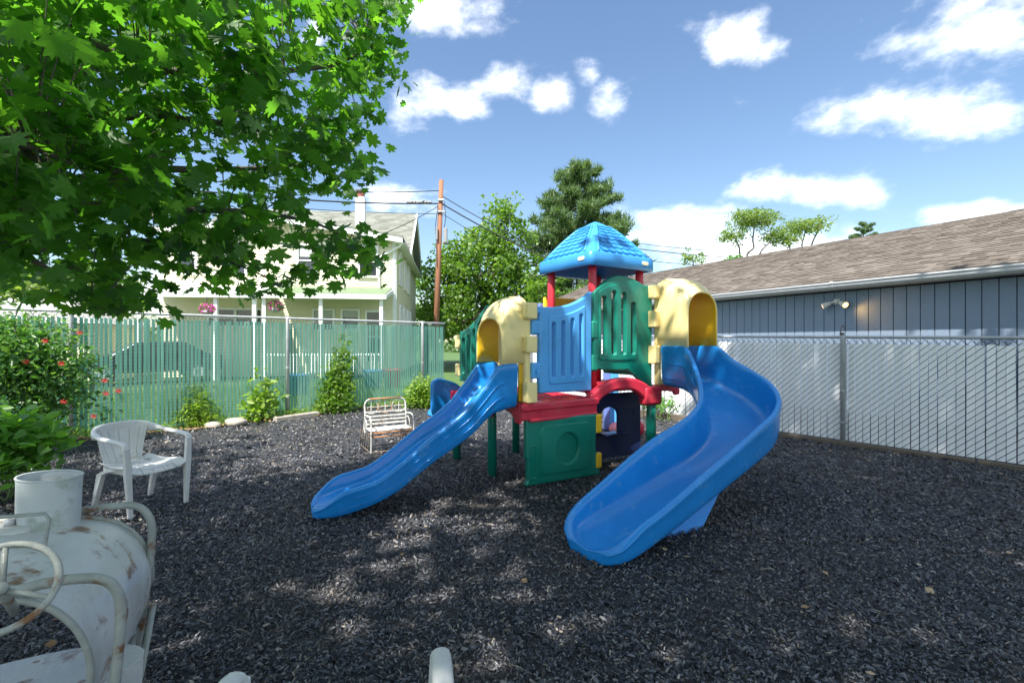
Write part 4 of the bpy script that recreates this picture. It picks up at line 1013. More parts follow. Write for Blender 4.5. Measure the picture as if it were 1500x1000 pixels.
for cx in (.09, .28, .47):
    c_ = B(cx, .37, .56); hoop([c_+bx*(.095*math.cos(a))+Z*(.09*math.sin(a)) for a in np.linspace(0, 2*math.pi, 25)[:-1]], .0055, 'ring', M_rust if cx == .28 else M_benchw, True)
    mb = MB(); mb.tube([c_-Z*.09, c_+Z*.09], .005, 6); mb.tube([c_-bx*.09, c_+bx*.09], .005, 6); mb.build('ring_cross', M_benchw, gb)
for i in range(4):
    m = MB(); m.beam(B(0, .07+.075*i, .29), B(w, .07+.075*i, .29), .055, .008); m.build('seat_slat', M_benchw, gb)
hoop([B(-.01, .01, .27), B(w+.01, .01, .27)], .010, 'front_bar', M_rust)
hoop([B(-.01, .01, .22), B(w+.01, .01, .22)], .008, 'front_bar', M_rust)
for x in (0, w):
    hoop(crv([B(x, .0, .0), B(x, -.01, .26), B(x, .0, .42), B(x, .08, .475), B(x, .24, .47), B(x, .33, .45)], 5), .009, 'arm_loop')
    hoop([B(x-.05, .10, .36)+by*(.085*math.cos(a))+Z*(.085*math.sin(a)) for a in np.linspace(0, 2*math.pi, 19)[:-1]], .005, 'ring', M_benchw, True)
    hoop([B(x, -.03, .02), B(x, .62, .02)], .011, 'runner', M_darkiron)
    for y in (.0, .12, .24, .36, .48, .60): hoop([B(x, y, .02), B(x, y, .25)], .006, 'strut', M_darkiron)
    hoop([B(x, -.02, .25), B(x, .38, .25)], .008, 'side_rail', M_darkiron)
for y in (0, .38): hoop([B(0, y, .03), B(w, y, .03)], .008, 'cross_bar', M_darkiron)
# ================================================================== cream house beyond the green fence
HO = Vector((-5.03, 20, 0)); hx = Vector((-.992, -.126, 0)).normalized(); hy = Vector((-.126, .992, 0)).normalized()
def H(x, y, z): return HO+hx*x+hy*y+Z*z
hs = thing('cream_house', 'two storey cream clapboard house with porch and white chimney', 'house', HO)
def clap(name, o, ax, w, z0, z1, nrm, topf=None, exp=.115):
    m = MB(); z = z0
    while z < z1-.01:
        zt = min(z+exp, z1); xa, xb = 0, w
        if topf is not None:
            while xb > xa and topf(xb/w) < zt: xb -= .1
            while xa < xb and topf(xa/w) < zt: xa += .1
        if xb > xa:
            a, b = o+ax*xa, o+ax*xb
            m.add([a+Z*z, b+Z*z, b+Z*z+nrm*.030, a+Z*z+nrm*.030, a+Z*zt+nrm*.004, b+Z*zt+nrm*.004], [(0, 1, 2, 3), (3, 2, 5, 4)])
        z += exp
    return m.build(name, M_clap, hs)
m = MB()
m.prism([(0, 0), (9.2, 0), (9.2, 5.95), (4.6, 6.5), (0, 5.85)], hx, Z, hy, HO, 4.0)
m.prism([(0, 0), (9.6, 0), (9.6, 6.0), (0, 6.0)], hx, Z, hy, HO+hy*3.9-hx*.0, 7.0)
m.build('wall_core', M_clap, hs)
fn = -hy; rn = -hx
clap('front_siding', HO+fn*.005, hx, 9.2, 0, 6.4, fn, lambda t: 5.85+(.65*t*2 if t < .5 else .65-(t-.5)*2*.55))
clap('side_siding', HO+rn*.005, hy, 10.8, 0, 5.95, rn)
# main roof (ridge along the front), gable sides
m = MB(); zr, ze = 8.9, 5.9; yr = 7.2
m.prism([(3.2, ze), (yr, zr), (11.4, ze), (11.4, ze-.12), (yr, zr-.14), (3.2, ze-.12)], hy, Z, hx, HO-hx*.35, 10.4)
rf2 = m.build('roof', M_houseroof, hs)
m = MB(); m.prism([(4.0, 5.8), (yr, 8.7), (10.9, 5.8)], hy, Z, hx, HO+hx*.02, 9.5); m.build('gable', M_clap, hs)
m = MB(); m.prism([(3.1, ze-.02), (yr, zr+.02), (11.5, ze-.02), (11.5, ze-.2), (yr, zr-.22), (3.1, ze-.2)], hy, Z, hx, HO-hx*.42, .07); m.build('rake_board', M_trimw, hs)
# shingle courses on the face that looks this way
m = MB(); sdir = (hy*(yr-3.2)+Z*(zr-ze)); Lh = sdir.length; sdir.normalize(); sn = hx.cross(sdir); sn = sn if sn.z > 0 else -sn
r = 0
while r*.16 < Lh-.05:
    x = -.34+random.uniform(0, .15)
    while x < 9.9:
        l = random.choice((.3, .4, .5)); q = HO+hy*3.2+Z*ze+sdir*(r*.16)+sn*.008
        m.add([q+hx*x+sn*.014, q+hx*(x+l-.01)+sn*.014, q+hx*(x+l-.01)+sdir*.16, q+hx*x+sdir*.16, q+hx*x, q+hx*(x+l-.01)], [(0, 1, 2, 3), (4, 5, 1, 0)])
        x += l
    r += 1
o = m.build('shingles', M_houseroof, rf2); o['kind'] = 'stuff'
# shallow front roof with white fascia
m = MB(); m.prism([(-.35, 5.87), (4.6, 6.60), (9.6, 5.95), (9.6, 5.70), (4.6, 6.35), (-.35, 5.62)], hx, Z, hy, HO+fn*.45, .10); m.build('fascia', M_trimw, hs)
m = MB(); m.prism([(-.36, 5.90), (4.6, 6.63), (9.6, 5.98), (9.6, 5.92), (4.6, 6.57), (-.36, 5.84)], hx, Z, hy, HO+fn*.46, 4.6); m.build('front_roof', M_houseroof, hs)
m = MB(); m.prism([(-.46, 5.64), (.05, 5.70), (.05, 5.66), (-.46, 5.60)], hx, Z, hy, HO+fn*.3, 11.2); m.build('soffit', M_trimw, hs)
# chimney
cp = H(1.9, 2.4, 0); m = MB(); m.box(cp+Z*7.05, (.42, .42, 2.5), rz=math.atan2(hx.y, hx.x)); cho = m.build('chimney', M_chim, hs)
m = MB(); m.box(cp+Z*8.43, (.30, .30, .26), rz=.1); m.build('chimney_pot', M_brick, cho)
m = MB(); m.box(cp+Z*8.60, (.40, .40, .07), rz=.1); m.build('chimney_cap', M_darkiron, cho)
# corner boards, downpipe
m = MB(); m.box(H(.05, -.02, 2.9), (.12, .07, 5.8), rz=math.atan2(hx.y, hx.x)); m.box(H(-.02, .05, 2.9), (.07, .12, 5.8), rz=math.atan2(hx.y, hx.x)); m.build('corner_board', M_trimw, hs)
m = MB(); m.tube([H(-.35, -.25, 5.66), H(-.2, -.2, 5.5), H(.62, -.08, 5.05), H(.66, -.08, 4.95), H(.66, -.08, 3.45)], .05, 8); m.build('downpipe', M_trimw, hs)
def win(x, z0, z1, w, o=None, ax=hx, nrm=fn, curtain=True, name='window'):
    o = o or HO; c_ = o+ax*x
    p_ = plate(name, [rrect(-w/2-.09, z0-.09, w/2+.09, z1+.09, .01, 1), rrect(-w/2, z0, w/2, z1, .005, 1)], .10, .01, M_trimw, hs, c_+nrm*.06, ax, smooth=False)
    m = MB(); m.box(c_+nrm*.035+Z*((z0+z1)/2), (w, .02, z1-z0), rz=math.atan2(ax.y, ax.x)); m.build('pane', M_glass, p_)
    m = MB(); m.box(c_+nrm*.06+Z*((z0+z1)/2), (w, .05, .05), rz=math.atan2(ax.y, ax.x)); m.build('sash_bar', M_trimw, p_)
    if curtain:
        m = MB(); m.box(c_+nrm*.048+Z*(z0+(z1-z0)*.80), (w*.96, .004, (z1-z0)*.35), rz=math.atan2(ax.y, ax.x)); m.build('curtain', M_curtain, p_)
    return p_
win(1.12, 4.25, 5.45, .68); win(3.6, 4.25, 5.45, .68); win(6.4, 4.25, 5.45, .68); win(8.3, 4.25, 5.45, .68)
for y in (1.5, 3.6, 5.4): win(y, 4.1, 5.45, .62, HO, hy, rn)
for y in (1.6, 3.4, 5.2, 6.6): win(y, 1.7, 3.05, .62, HO, hy, rn)
# porch
yp = -1.9
m = MB(); m.prism([(.0, 3.75), (yp-.2, 3.28), (yp-.2, 3.22), (.0, 3.69)], hy, Z, hx, HO+hx*.12, 4.6); pr_ = m.build('porch_roof', M_porchroof, hs)
m = MB(); m.prism([(yp-.22, 3.26), (yp-.22, 3.08), (yp-.1, 3.08), (yp-.1, 3.26)], hy, Z, hx, HO+hx*.10, 4.64); m.build('porch_fascia', M_trimw, hs)
m = MB(); m.prism([(0, 3.7), (yp-.2, 3.24), (yp-.2, 3.08), (0, 3.52)], hy, Z, hx, HO+hx*.08, .05); m.build('porch_side', M_trimw, hs)
for x in (.3, 2.55, 4.6, 4.95): 
    m = MB(); m.box(H(x, yp, 1.55), (.13, .13, 3.1), rz=.1); m.build('porch_post', M_trimw, hs)
win(1.85, 2.0, 2.75, .62, curtain=True)
p_ = win(.95-.1, .6, 2.7, .62, curtain=False, name='door')
win(2.95, 1.95, 2.75, .75)
win(5.9, 2.1, 2.75, .95, curtain=False); win(6.95, 2.1, 2.75, .95, curtain=False)
m = MB(); m.box(H(2.4, yp, .95), (4.5, .05, .07), rz=math.atan2(hx.y, hx.x)); 
for i in range(34): m.box(H(.3+.13*i, yp, .6), (.03, .03, .7), rz=.1)
m.build('porch_railing', M_trimw, hs)
m = MB(); m.prism([(0, 3.75), (yp-.2, 3.28), (yp-.2, 3.08), (0, 3.5)], hy, Z, hx, HO+hx*4.9, 4.4); m.build('porch_roof', M_trimw, hs)
for x in (6.3, 8.9):
    m = MB(); m.box(H(x, yp, 1.55), (.13, .13, 3.1), rz=.1); m.build('porch_post', M_trimw, hs)
# hanging baskets
def basket(px, py, Y, label):
    c_ = P(px, py, Y); b = thing('hanging_basket', label, 'hanging basket', c_)
    m = MB(); m.tube([c_-Z*.14, c_-Z*.10, c_+Z*.02], [.08, .13, .17], 14); m.build('pot', M_galv_old, b, smooth=True)
    n = 320; q = rng.normal(0, 1, (n, 3)); q /= np.linalg.norm(q, axis=1)[:, None]; q = q*np.array([.30, .30, .20])*rng.uniform(.7, 1, (n, 1))+np.array(c_+Z*.10)
    o = scatter('flowers', q[:220], .07, QUAD[0], QUAD[1], M_magenta, b); o['kind'] = 'stuff'
    o = scatter('foliage', q[220:], .09, QUAD[0], QUAD[1], M_decid, b); o['kind'] = 'stuff'
    m = MB(); m.tube([c_+Z*.02, c_+Z*.75], .008, 5); m.build('hanger', M_cable, b)
basket(404, 452, 17.6, 'magenta flower basket hanging right beside the brown windows of the cream house')
basket(303, 456, 16.8, 'magenta flower basket hanging at the left end of the porch')

# garage with hipped roof
g = thing('garage', 'low garage with pale grey hipped roof behind the left end of the fence', 'garage', (-19, 19, 0))
gc = Vector((-18.2, 18.5, 0)); m = MB(); m.box(gc+Z*1.0, (4.6, 4.6, 2.3), rz=.3); m.build('wall', M_clap, g)
m = MB(); rz_ = Matrix.Rotation(.3, 3, 'Z'); ev = [gc+rz_ @ Vector((a*2.7, b*2.7, 2.1)) for a, b in ((-1, -1), (1, -1), (1, 1), (-1, 1))]; tp = [gc+rz_ @ Vector((a*.4, 0, 3.15)) for a in (-1, 1)]
m.add(ev+tp, [(0, 1, 5, 4), (1, 2, 5), (2, 3, 4, 5), (3, 0, 4), (3, 2, 1, 0)]); m.build('roof', M_hip, g)

# ================================================================== poles and wires
up_ = thing('utility_pole', 'tall leaning brown wooden utility pole between house and trees', 'utility pole', P(637, 530, 24))
pb_, pt_ = P(636.5, 545, 24), P(646.5, 264, 24)
m = MB(); m.tube([pb_, pb_*.5+pt_*.5, pt_], [.16, .14, .115], 12); m.build('pole', M_pole, up_, smooth=True)
m = MB(); m.box(P(652.5, 345, 23.8), (.18, .2, .75)); m.box(P(640, 342, 23.8), (.10, .12, .65)); m.box(P(652, 356, 23.8), (.26, .12, .12)); m.build('equipment_box', M_grey, up_, mods=[('bevel', .03)])
m = MB(); m.tube([P(642, 293, 23.85), P(650, 293, 23.85)], .06, 8); m.tube([P(640, 310, 23.85), P(652, 310, 23.85)], .05, 8); m.build('bracket', M_galv_old, up_)
m = MB(); m.tube([P(641.5, 300, 23.8), P(638, 330, 23.8), P(640, 390, 23.8)], .018, 5); m.tube([P(651, 296, 23.8), P(653, 320, 23.8), P(650, 338, 23.8)], .018, 5); m.build('riser_cable', M_cable, up_)
def wire(a, b, sag, r, label, n=16):
    m = MB(); pts_ = []
    for i in range(n+1):
        t = i/n; p = a.lerp(b, t)-Z*(sag*4*t*(1-t)); pts_.append(p)
    m.tube(pts_, r, 5); return tag(m.build('overhead_wire', M_cable), label, 'cable', 'overhead cables at the utility pole')
wire(P(645, 279, 24), P(60, 226, 15), .5, .022, 'topmost thin cable running left from the pole to behind the maple')
o = wire(P(643, 298, 24), P(20, 245, 15), .35, .035, 'thick black cable running left from the pole above the chimney')
m = MB(); 
for i in range(9): m.tube([P(596+4*i, 296-.0*i+1.6*math.sin(i*1.7), 23.3+i*.05), P(600+4*i, 296.6-1.0*math.sin(i*1.7), 23.3+i*.05)], .07, 6)
m.build('splice_case', M_grey, o)
wire(P(643, 313, 24), P(240, 285, 19), .2, .016, 'thin cable running left from the pole behind the chimney')
wire(P(642, 302, 24), P(535, 352, 19.9), .12, .018, 'short service cable from the pole down to the house eave')
wire(P(647, 287, 24), P(1120, 460, 26), 1.1, .022, 'upper cable running right from the pole in front of the trees')
wire(P(648, 299, 24), P(1100, 468, 24), .9, .035, 'thick cable running right from the pole past the trees')
wire(P(648, 313, 24), P(1080, 455, 26), 1.3, .016, 'thin lower cable running right from the pole')
wire(P(900, 352, 45), P(1300, 372, 45), .6, .03, 'faint high wire against the cloud right of the blue roof')
wire(P(900, 360, 45), P(1300, 380, 45), .6, .04, 'second faint wire against the cloud right of the blue roof')
wire(P(900, 376, 45), P(1300, 392, 45), .6, .025, 'lowest faint wire against the cloud right of the blue roof')
p2 = thing('utility_pole', 'distant brown utility pole seen through the left foliage', 'utility pole', P(124, 530, 40))
m = MB(); m.tube([P(124, 530, 40), P(124, 372, 40)], [.2, .16], 10); m.build('pole', M_pole, p2, smooth=True)
for i, (py, lb) in enumerate(((404, 'upper'), (412, 'middle'), (420, 'lower'))):
    wire(P(-200, py, 40), P(700, py+24, 50), .8, .03, lb+' distant wire low in the sky left of the cream house')

# ================================================================== things on the lawn behind the green fence
car = thing('parked_car', 'dark car parked beyond the green slats, seen only as a shape', 'car', (-10.5, 13.2, 0))
def Cc(x, y, z): q = Matrix.Rotation(.75, 3, 'Z') @ Vector((x, y, 0)); return Vector((-13.2, 17.0, 0))+q+Z*z
cx3 = (Cc(1, 0, 0)-Cc(0, 0, 0)); cy3 = (Cc(0, 1, 0)-Cc(0, 0, 0))
side = [(-2.1, .35), (-2.15, .75), (-1.9, .92), (-1.15, 1.0), (-.5, 1.42), (.9, 1.45), (1.6, 1.02), (2.1, .95), (2.15, .4)]
m = MB(); m.prism(side, cx3, Z, cy3, Cc(0, -.82, 0), 1.64); m.build('body', M_carp, car, mods=[('bevel', .08, 3)])
for s_ in (-.83, .83):
    m = MB(); m.prism([(-.95, 1.0), (-.45, 1.33), (.8, 1.36), (1.3, 1.02)], cx3, Z, cy3, Cc(0, s_-.01, 0), .02); m.build('side_window', M_glass, car)
    for x in (-1.35, 1.3):
        m = MB(); m.tube([Cc(x, s_-.1, .33), Cc(x, s_+.05, .33)], .33, 20); wh_ = m.build('wheel', M_tyre, car)
        m = MB(); m.tube([Cc(x, s_-.11, .33), Cc(x, s_+.06, .33)], .2, 14); m.build('rim', M_galv, wh_)
def tubth(px, py, Y, mat, name, label, cat):
    c_ = P(px, py, Y); c_.z = -.07; t_ = thing(name, label, cat, c_)
    m = MB(); rows = [[c_+Vector((r_*math.cos(a), r_*math.sin(a), z)) for a in np.linspace(0, 2*math.pi, 19)[:-1]] for z, r_ in ((0, .22), (.55, .30), (.58, .33), (.6, .33), (.58, .28), (.1, .2))]
    m.grid(rows, closed=True); m.f.append(tuple(range(18))); m.build('tub_body', mat, t_, smooth=True)
    m = MB(); m.tube([c_+Vector((-.3, 0, .55)), c_+Vector((-.36, 0, .5)), c_+Vector((-.3, 0, .4))], .015, 6); m.tube([c_+Vector((.3, 0, .55)), c_+Vector((.36, 0, .5)), c_+Vector((.3, 0, .4))], .015, 6); m.build('handle', mat, t_)
tubth(547, 545, 15, M_tub, 'plastic_tub', 'blue tub on the lawn showing through the green slats', 'tub')
tubth(575, 545, 15.5, M_redp, 'plastic_tub', 'reddish tub on the lawn showing through the green slats', 'tub')
tubth(437, 545, 13, M_tub, 'plastic_tub', 'dark blue tub behind the fence just right of the fence post', 'tub')

# ================================================================== foliage tools
def blob(c, rad, n, r=None):
    q = rng.normal(0, 1, (n, 3)); q /= np.linalg.norm(q, axis=1)[:, None]; q *= rng.uniform(.35, 1, (n, 1))**.5
    return q*np.array(rad)+np.array(c)
def limb(m, a, b, r0, r1, wob=.1, n=6):
    a = Vector(a); b = Vector(b); L_ = (b-a).length; pts_ = []
    for i in range(n+1):
        t = i/n; p = a.lerp(b, t)
        if 0 < i < n: p += Vector((random.gauss(0, 1), random.gauss(0, 1), random.gauss(0, .6)))*L_*wob*.5
        pts_.append(p)
    pts_ = [Vector(p) for p in crv(pts_, 3)]; k = len(pts_)
    m.tube(pts_, [r0+(r1-r0)*i/(k-1) for i in range(k)], 7); return pts_
def tree(name, label, cat, base, crowns, trunk_r, mat, bark, nleaf, lsize, clump=.9, group=None, tpl=QUAD, shell=.55, per=40):
    """crowns: list of (centre, radii). leaves gathered in clumps, limbs run to the clumps"""
    root = thing(name, label, cat, base, group)
    mt = MB(); base = Vector(base); vol = [r_[0]*r_[1]*r_[2] for _, r_ in crowns]; tot = sum(vol)
    fork = Vector(crowns[0][0])*.45+base*.55
    mt.tube([base-Z*.3, base+Z*.3, fork], [trunk_r*1.3, trunk_r, trunk_r*.75], 10)
    C = []; lm = MB()
    for (c_, rr_), v_ in zip(crowns, vol):
        limb(mt, fork, Vector(c_), trunk_r*.6, trunk_r*.22, .05)
        nc_ = max(4, int(nleaf/per*v_/tot))
        q = rng.normal(0, 1, (nc_, 3)); q /= np.linalg.norm(q, axis=1)[:, None]; q *= rng.uniform(shell, 1, (nc_, 1))
        cc_ = q*np.array(rr_)+np.array(c_)
        for i, p in enumerate(cc_):
            if i % 3 == 0: limb(lm, Vector(c_)-Z*rr_[2]*.3, Vector(p), trunk_r*.16, trunk_r*.04, .12, 3)
            cl = clump*random.uniform(.55, 1.25)
            C.append(blob(p, (cl, cl, cl*.7), per))
    mt.build('trunk', bark, root, smooth=True); lm.build('limbs', bark, root, smooth=True)
    C = np.vstack(C)
    o = scatter('crown', C, rng.uniform(.7, 1.3, len(C))*lsize, tpl[0], tpl[1], mat, root); o['kind'] = 'stuff'
    return root
# deciduous tree right of the pole
tree('broadleaf_tree', 'bushy bright green broadleaf tree just right of the utility pole', 'tree', P(705, 545, 29),
     [(P(705, 400, 29), (2.7, 2.4, 2.8)), (P(738, 345, 29), (1.6, 1.5, 2.3)), (P(655, 420, 28.5), (1.7, 1.5, 2.4)), (P(768, 420, 29), (1.4, 1.5, 2.5)), (P(690, 460, 28), (3.2, 1.6, 1.6)), (P(747, 308, 29), (.7, .7, .9))],
     .28, M_decid, M_bark2, 15000, .22, .75)
tree('broadleaf_tree', 'lower shrubby tree filling the gap left of the utility pole', 'tree', P(625, 545, 33),
     [(P(622, 440, 33), (1.2, 1.2, 2.4)), (P(640, 470, 33), (2.2, 1.4, 1.6))], .2, M_decid, M_bark2, 3000, .22, .6)
# pine behind the blue roof
def pine(px, pytop, Y, halfw, label, nb=64, name='pine_tree'):
    base = P(px, 545, Y); topz = P(px, pytop, Y).z; root = thing(name, label, 'tree', base); mt = MB()
    mt.tube([base-Z*.2, Vector((base.x, base.y, topz-.3))], [.30*halfw/3.6, .03], 8); C = []; T = []
    for i in range(nb):
        f = (i+.5)/nb; z = base.z+(topz-base.z)*(.16+.84*f); L_ = halfw*(1-f)**.46*random.uniform(.78, 1.12)+.25; a = i*2.4+random.gauss(0, .3)
        s_ = Vector((base.x, base.y, z)); e = s_+Vector((math.cos(a)*L_, math.sin(a)*L_, L_*.28+random.uniform(-.1, .3)))
        limb(mt, s_, e, .05, .012, .05, 3)
        k = int(12+26*L_/halfw)
        for j in range(k):
            t = random.uniform(.25, 1.0); p = s_.lerp(e, t)+Vector((random.gauss(0, .22), random.gauss(0, .22), random.gauss(0, .10)+.05))*(L_*.32+.1)
            C.append(p)
    mt.build('trunk', M_bark2, root, smooth=True)
    C = np.array([tuple(c_) for c_ in C]); n = len(C); per = 34
    CC = np.repeat(C, per, 0)+rng.normal(0, .085*halfw/3.6, (n*per, 3))
    o = scatter('needles', CC, rng.uniform(.22, .42, n*per)*max(halfw/3.6, .75), [(-.09, 0, 0), (.09, 0, 0), (.0, 1, .0)], [(0, 1, 2)], M_pine, root, droop=.75); o['kind'] = 'stuff'
pine(848, 250, 34, 4.9, 'tall dark pine tree rising behind the blue play roof')
pine(1265, 328, 50, 2.6, 'tiny pointed conifer peeping over the brown shingle roof', 60)
tree('broadleaf_tree', 'rounded green tree low between pine and bushy tree', 'tree', P(800, 545, 26), [(P(790, 420, 27), (1.0, 1.2, 1.2)), (P(820, 430, 27), (2.0, 1.3, 1.6)), (P(880, 430, 28), (2.0, 1.3, 1.3))], .15, M_decid, M_bark2, 3600, .2, .5)
# umbrella-shaped tree behind the roof
def airy(px0, label, base, cr, n, ls, cl, mat=M_locust): return tree('open_crowned_tree', label, 'tree', base, cr, .16, mat, M_bark, n, ls, cl, shell=.35, per=26)
airy(1100, 'open crowned tree with flat spreading branches above the shingle roof', P(1092, 470, 34),
     [(P(1105, 322, 34), (2.1, 1.5, .75)), (P(1075, 345, 34), (1.0, 1.0, .6)), (P(1130, 345, 34), (1.0, 1, .5))], 5200, .13, .5)
airy(1180, 'lower open crowned tree leaning right above the shingle roof', P(1160, 470, 34),
     [(P(1180, 333, 34), (1.7, 1.2, .6)), (P(1150, 352, 34), (1.2, 1, .45)), (P(1205, 322, 34), (.7, .7, .2))], 3200, .13, .42)
airy(1015, 'sparse thin twigged small tree against the cloud', P(1015, 470, 36), [(P(1015, 378, 36), (1.3, .8, .8))], 420, .15, .35)
airy(1075, 'low bright green bush just over the roof edge', P(1075, 470, 30), [(P(1075, 382, 30), (.9, .6, .35))], 500, .17, .25, M_plant)
# trees to the left
tree('broadleaf_tree', 'pale green tree behind the garage roof at far left', 'tree', P(90, 545, 27),
     [(P(70, 430, 27), (3.0, 2, 1.7)), (P(140, 415, 27), (2.4, 2, 1.8)), (P(20, 420, 27), (2.4, 2, 2)), (P(175, 440, 27), (1.6, 1.6, 1.0)), (P(-60, 400, 27), (3, 2, 3))], .25, M_locust, M_bark2, 9000, .22, .7)
# far tree line all round the back
C = []
for k in range(260):
    t = random.uniform(-95, 110); y = random.uniform(62, 78); hgt = 3.2+1.6*math.sin(t*.21)+1.2*math.sin(t*.53+1)
    C.append(blob((t, y, hgt*.45), (3.0, 2.5, hgt*.62), 60))
C = np.vstack(C); tag(scatter('distant_trees', C, rng.uniform(.5, .9, len(C)), QUAD[0], QUAD[1], M_far), 'low band of distant trees along the horizon', 'trees', kind='stuff')
# lawn grass just behind the green fence
t = rng.uniform(-9, 4, 26000); d_ = rng.uniform(.15, 8, 26000)
gx = FO.x+FD.x*t-FD.y*d_; gy = FO.y+FD.y*t+FD.x*d_
tag(scatter('lawn_grass', np.stack([gx, gy, np.full_like(gx, -.07)], 1), rng.uniform(.07, .16, len(gx)), [(-.07, 0, 0), (.07, 0, 0), (.0, .25, 1)], [(0, 1, 2)], M_grass, flat=.8), 'sunlit lawn grass behind the green fence', 'grass', kind='stuff')

# ================================================================== maple overhead
def lobed():
    half = [(0, 1.0), (.07, .86), (.17, .88), (.13, .72), (.20, .62), (.38, .78), (.40, .62), (.58, .60), (.46, .46), (.34, .36), (.52, .30), (.66, .16), (.46, .12), (.30, .06), (.34, -.06), (.16, .0), (0, .03)]
    return half
hf = lobed(); nH = len(hf)
vv = []; 
for i, (x, y) in enumerate(hf): vv.append((x, y-.35, .10*abs(x)-.18*max(0, y-.3)**2-.12*x*x))
for i, (x, y) in enumerate(hf[1:-1]): vv.append((-x, y-.35, .10*abs(x)-.18*max(0, y-.3)**2-.12*x*x))
mid = len(vv); vv.append((0, .42-.35, -.0)); vv.append((0, .15-.35, 0))
ff = []
for i in range(nH-1):
    a, b = i, i+1; c_ = mid if i < 9 else mid+1; ff.append((a, c_, b))
L_idx = [0]+[nH+i for i in range(nH-2)]+[nH-1]
for i in range(nH-1):
    a, b = L_idx[i], L_idx[i+1]; c_ = mid if i < 9 else mid+1; ff.append((a, b, c_))
ff.append((9, mid, mid+1)); ff.append((L_idx[9], mid+1, mid))
MAPLE = (vv, ff)
SM = ([(0, .65, -.08), (.16, .28, .03), (.40, .40, -.03), (.28, .08, .02), (.55, -.12, -.04), (.22, -.22, 0), (0, -.35, 0), (-.22, -.22, 0), (-.55, -.12, -.04), (-.28, .08, .02), (-.40, .40, -.03), (-.16, .28, .03), (0, 0, 0)],
      [(12, i, (i+1) % 12) for i in range(12)])
SM = (SM[0], [tuple(reversed(f)) for f in SM[1]])
tr = thing('maple_tree', 'large maple whose leafy branches hang into the upper left of the picture', 'tree', (-5.2, -1.6, 0))
mt = MB(); tb0 = Vector((-5.2, -1.6, 0))
mt.tube([tb0-Z*.2, tb0+Z*.4, tb0+Vector((.1, .1, 2.2)), tb0+Vector((.3, .3, 3.8)), tb0+Vector((.5, .5, 6.5)), tb0+Vector((.6, .2, 10))], [.38, .30, .26, .23, .16, .06], 14)
mt.build('trunk', M_bark, tr, smooth=True)
br = MB(); LP = []
tk = tb0+Vector((.2, .2, 2.4))
def mbranch(pts_, r0, r1):
    q = [Vector(p) for p in crv([tuple(p) for p in pts_], 5)]; k = len(q); br.tube(q, [r0+(r1-r0)*i/(k-1) for i in range(k)], 8); LP.extend(q); return q
mbranch([tk+Z*1.2, P(-120, -10, 2.6), P(0, 33, 2.55), P(110, 62, 2.7), P(220, 92, 2.9), P(300, 130, 3.1)], .06, .012)
mbranch([tk+Z*.6, P(-150, 160, 2.7), P(40, 160, 2.8), P(200, 171, 3.0), P(305, 178, 3.1), P(368, 189, 3.3), P(430, 205, 3.5)], .05, .006)
mbranch([tk+Z*.9, P(-60, 90, 3.1), P(150, 95, 3.2), P(300, 108, 3.4), P(440, 102, 3.6), P(505, 90, 3.7), P(540, 62, 3.8)], .05, .005)
mbranch([tk+Z*.2, P(-80, 235, 2.6), P(97, 240, 2.9), P(230, 247, 3.1), P(326, 248, 3.4), P(440, 240, 3.7), P(500, 215, 3.9)], .045, .005)
mbranch([tk, P(-80, 290, 2.4), P(97, 301, 2.7), P(250, 306, 3.0), P(380, 312, 3.5), P(470, 330, 3.9), P(530, 365, 4.1)], .045, .005)
mbranch([tk-Z*.1, P(-60, 250, 2.2), P(30, 215, 2.1), P(80, 230, 2.2), P(150, 262, 2.4)], .03, .005)
mbranch([tk-Z*.3, P(-80, 330, 2.2), P(30, 372, 2.3), P(100, 412, 2.5), P(150, 440, 2.6)], .028, .005)
mbranch([tk-Z*.2, P(-60, 320, 2.8), P(150, 345, 3.1), P(260, 360, 3.3), P(340, 385, 3.6), P(400, 410, 3.8)], .03, .004)
mbranch([tk+Z*1.9, (-3.6, .6, 4.0), (-2.2, 1.6, 3.9), P(350, -60, 2.8), P(470, -30, 3.0), P(560, 0, 3.1)], .05, .006)
for e in ((1.5, -1.0, 8.5), (4.5, -1.5, 9), (6.8, -3, 8.6), (3.0, -4.5, 9.6), (0, -5.5, 9.8), (-2.5, -1.0, 8.6), (-1.0, -3, 9.5), (2.5, -6.5, 8.6), (-8.2, -1.5, 8.4), (-9, -4, 8.2), (-5, -7, 9)):
    e = Vector(e); s_ = tb0+Vector((.3, .3, random.uniform(3.5, 7.0))); mbranch([s_, s_.lerp(e, .35)+Z*.7, s_.lerp(e, .7)+Z*.5, e], .10, .015)
POLY = [(-120, -80), (592, -80), (584, 4), (560, 22), (520, 24), (490, 22), (455, 0), (432, 30), (446, 78), (470, 88), (500, 62), (540, 42), (572, 62), (566, 105), (548, 140), (528, 165), (505, 190), (512, 225), (528, 238), (508, 265), (478, 292), (470, 312), (512, 345), (545, 372), (505, 396), (470, 398), (438, 424), (380, 430), (335, 418), (285, 432), (268, 385), (215, 395), (188, 425), (176, 452), (146, 452), (128, 420), (70, 400), (20, 396), (-120, 420)]
def inpoly(x, y, poly):
    c_ = False; n = len(poly); j = n-1
    for i in range(n):
        xi, yi = poly[i]; xj, yj = poly[j]
        if (yi > y) != (yj > y) and x < (xj-xi)*(y-yi)/(yj-yi)+xi: c_ = not c_
        j = i
    return c_
LPa = np.array([tuple(p) for p in LP]); tips = []; tw = MB()
HOLES = [(150, 135, 34), (330, 95, 14), (345, 232, 16), (445, 55, 22), (95, 150, 20), (260, 120, 14), (30, 265, 18), (175, 385, 26), (300, 255, 12), (455, 260, 14), (60, 355, 18), (420, 300, 12), (390, 345, 12)]
tries = 0
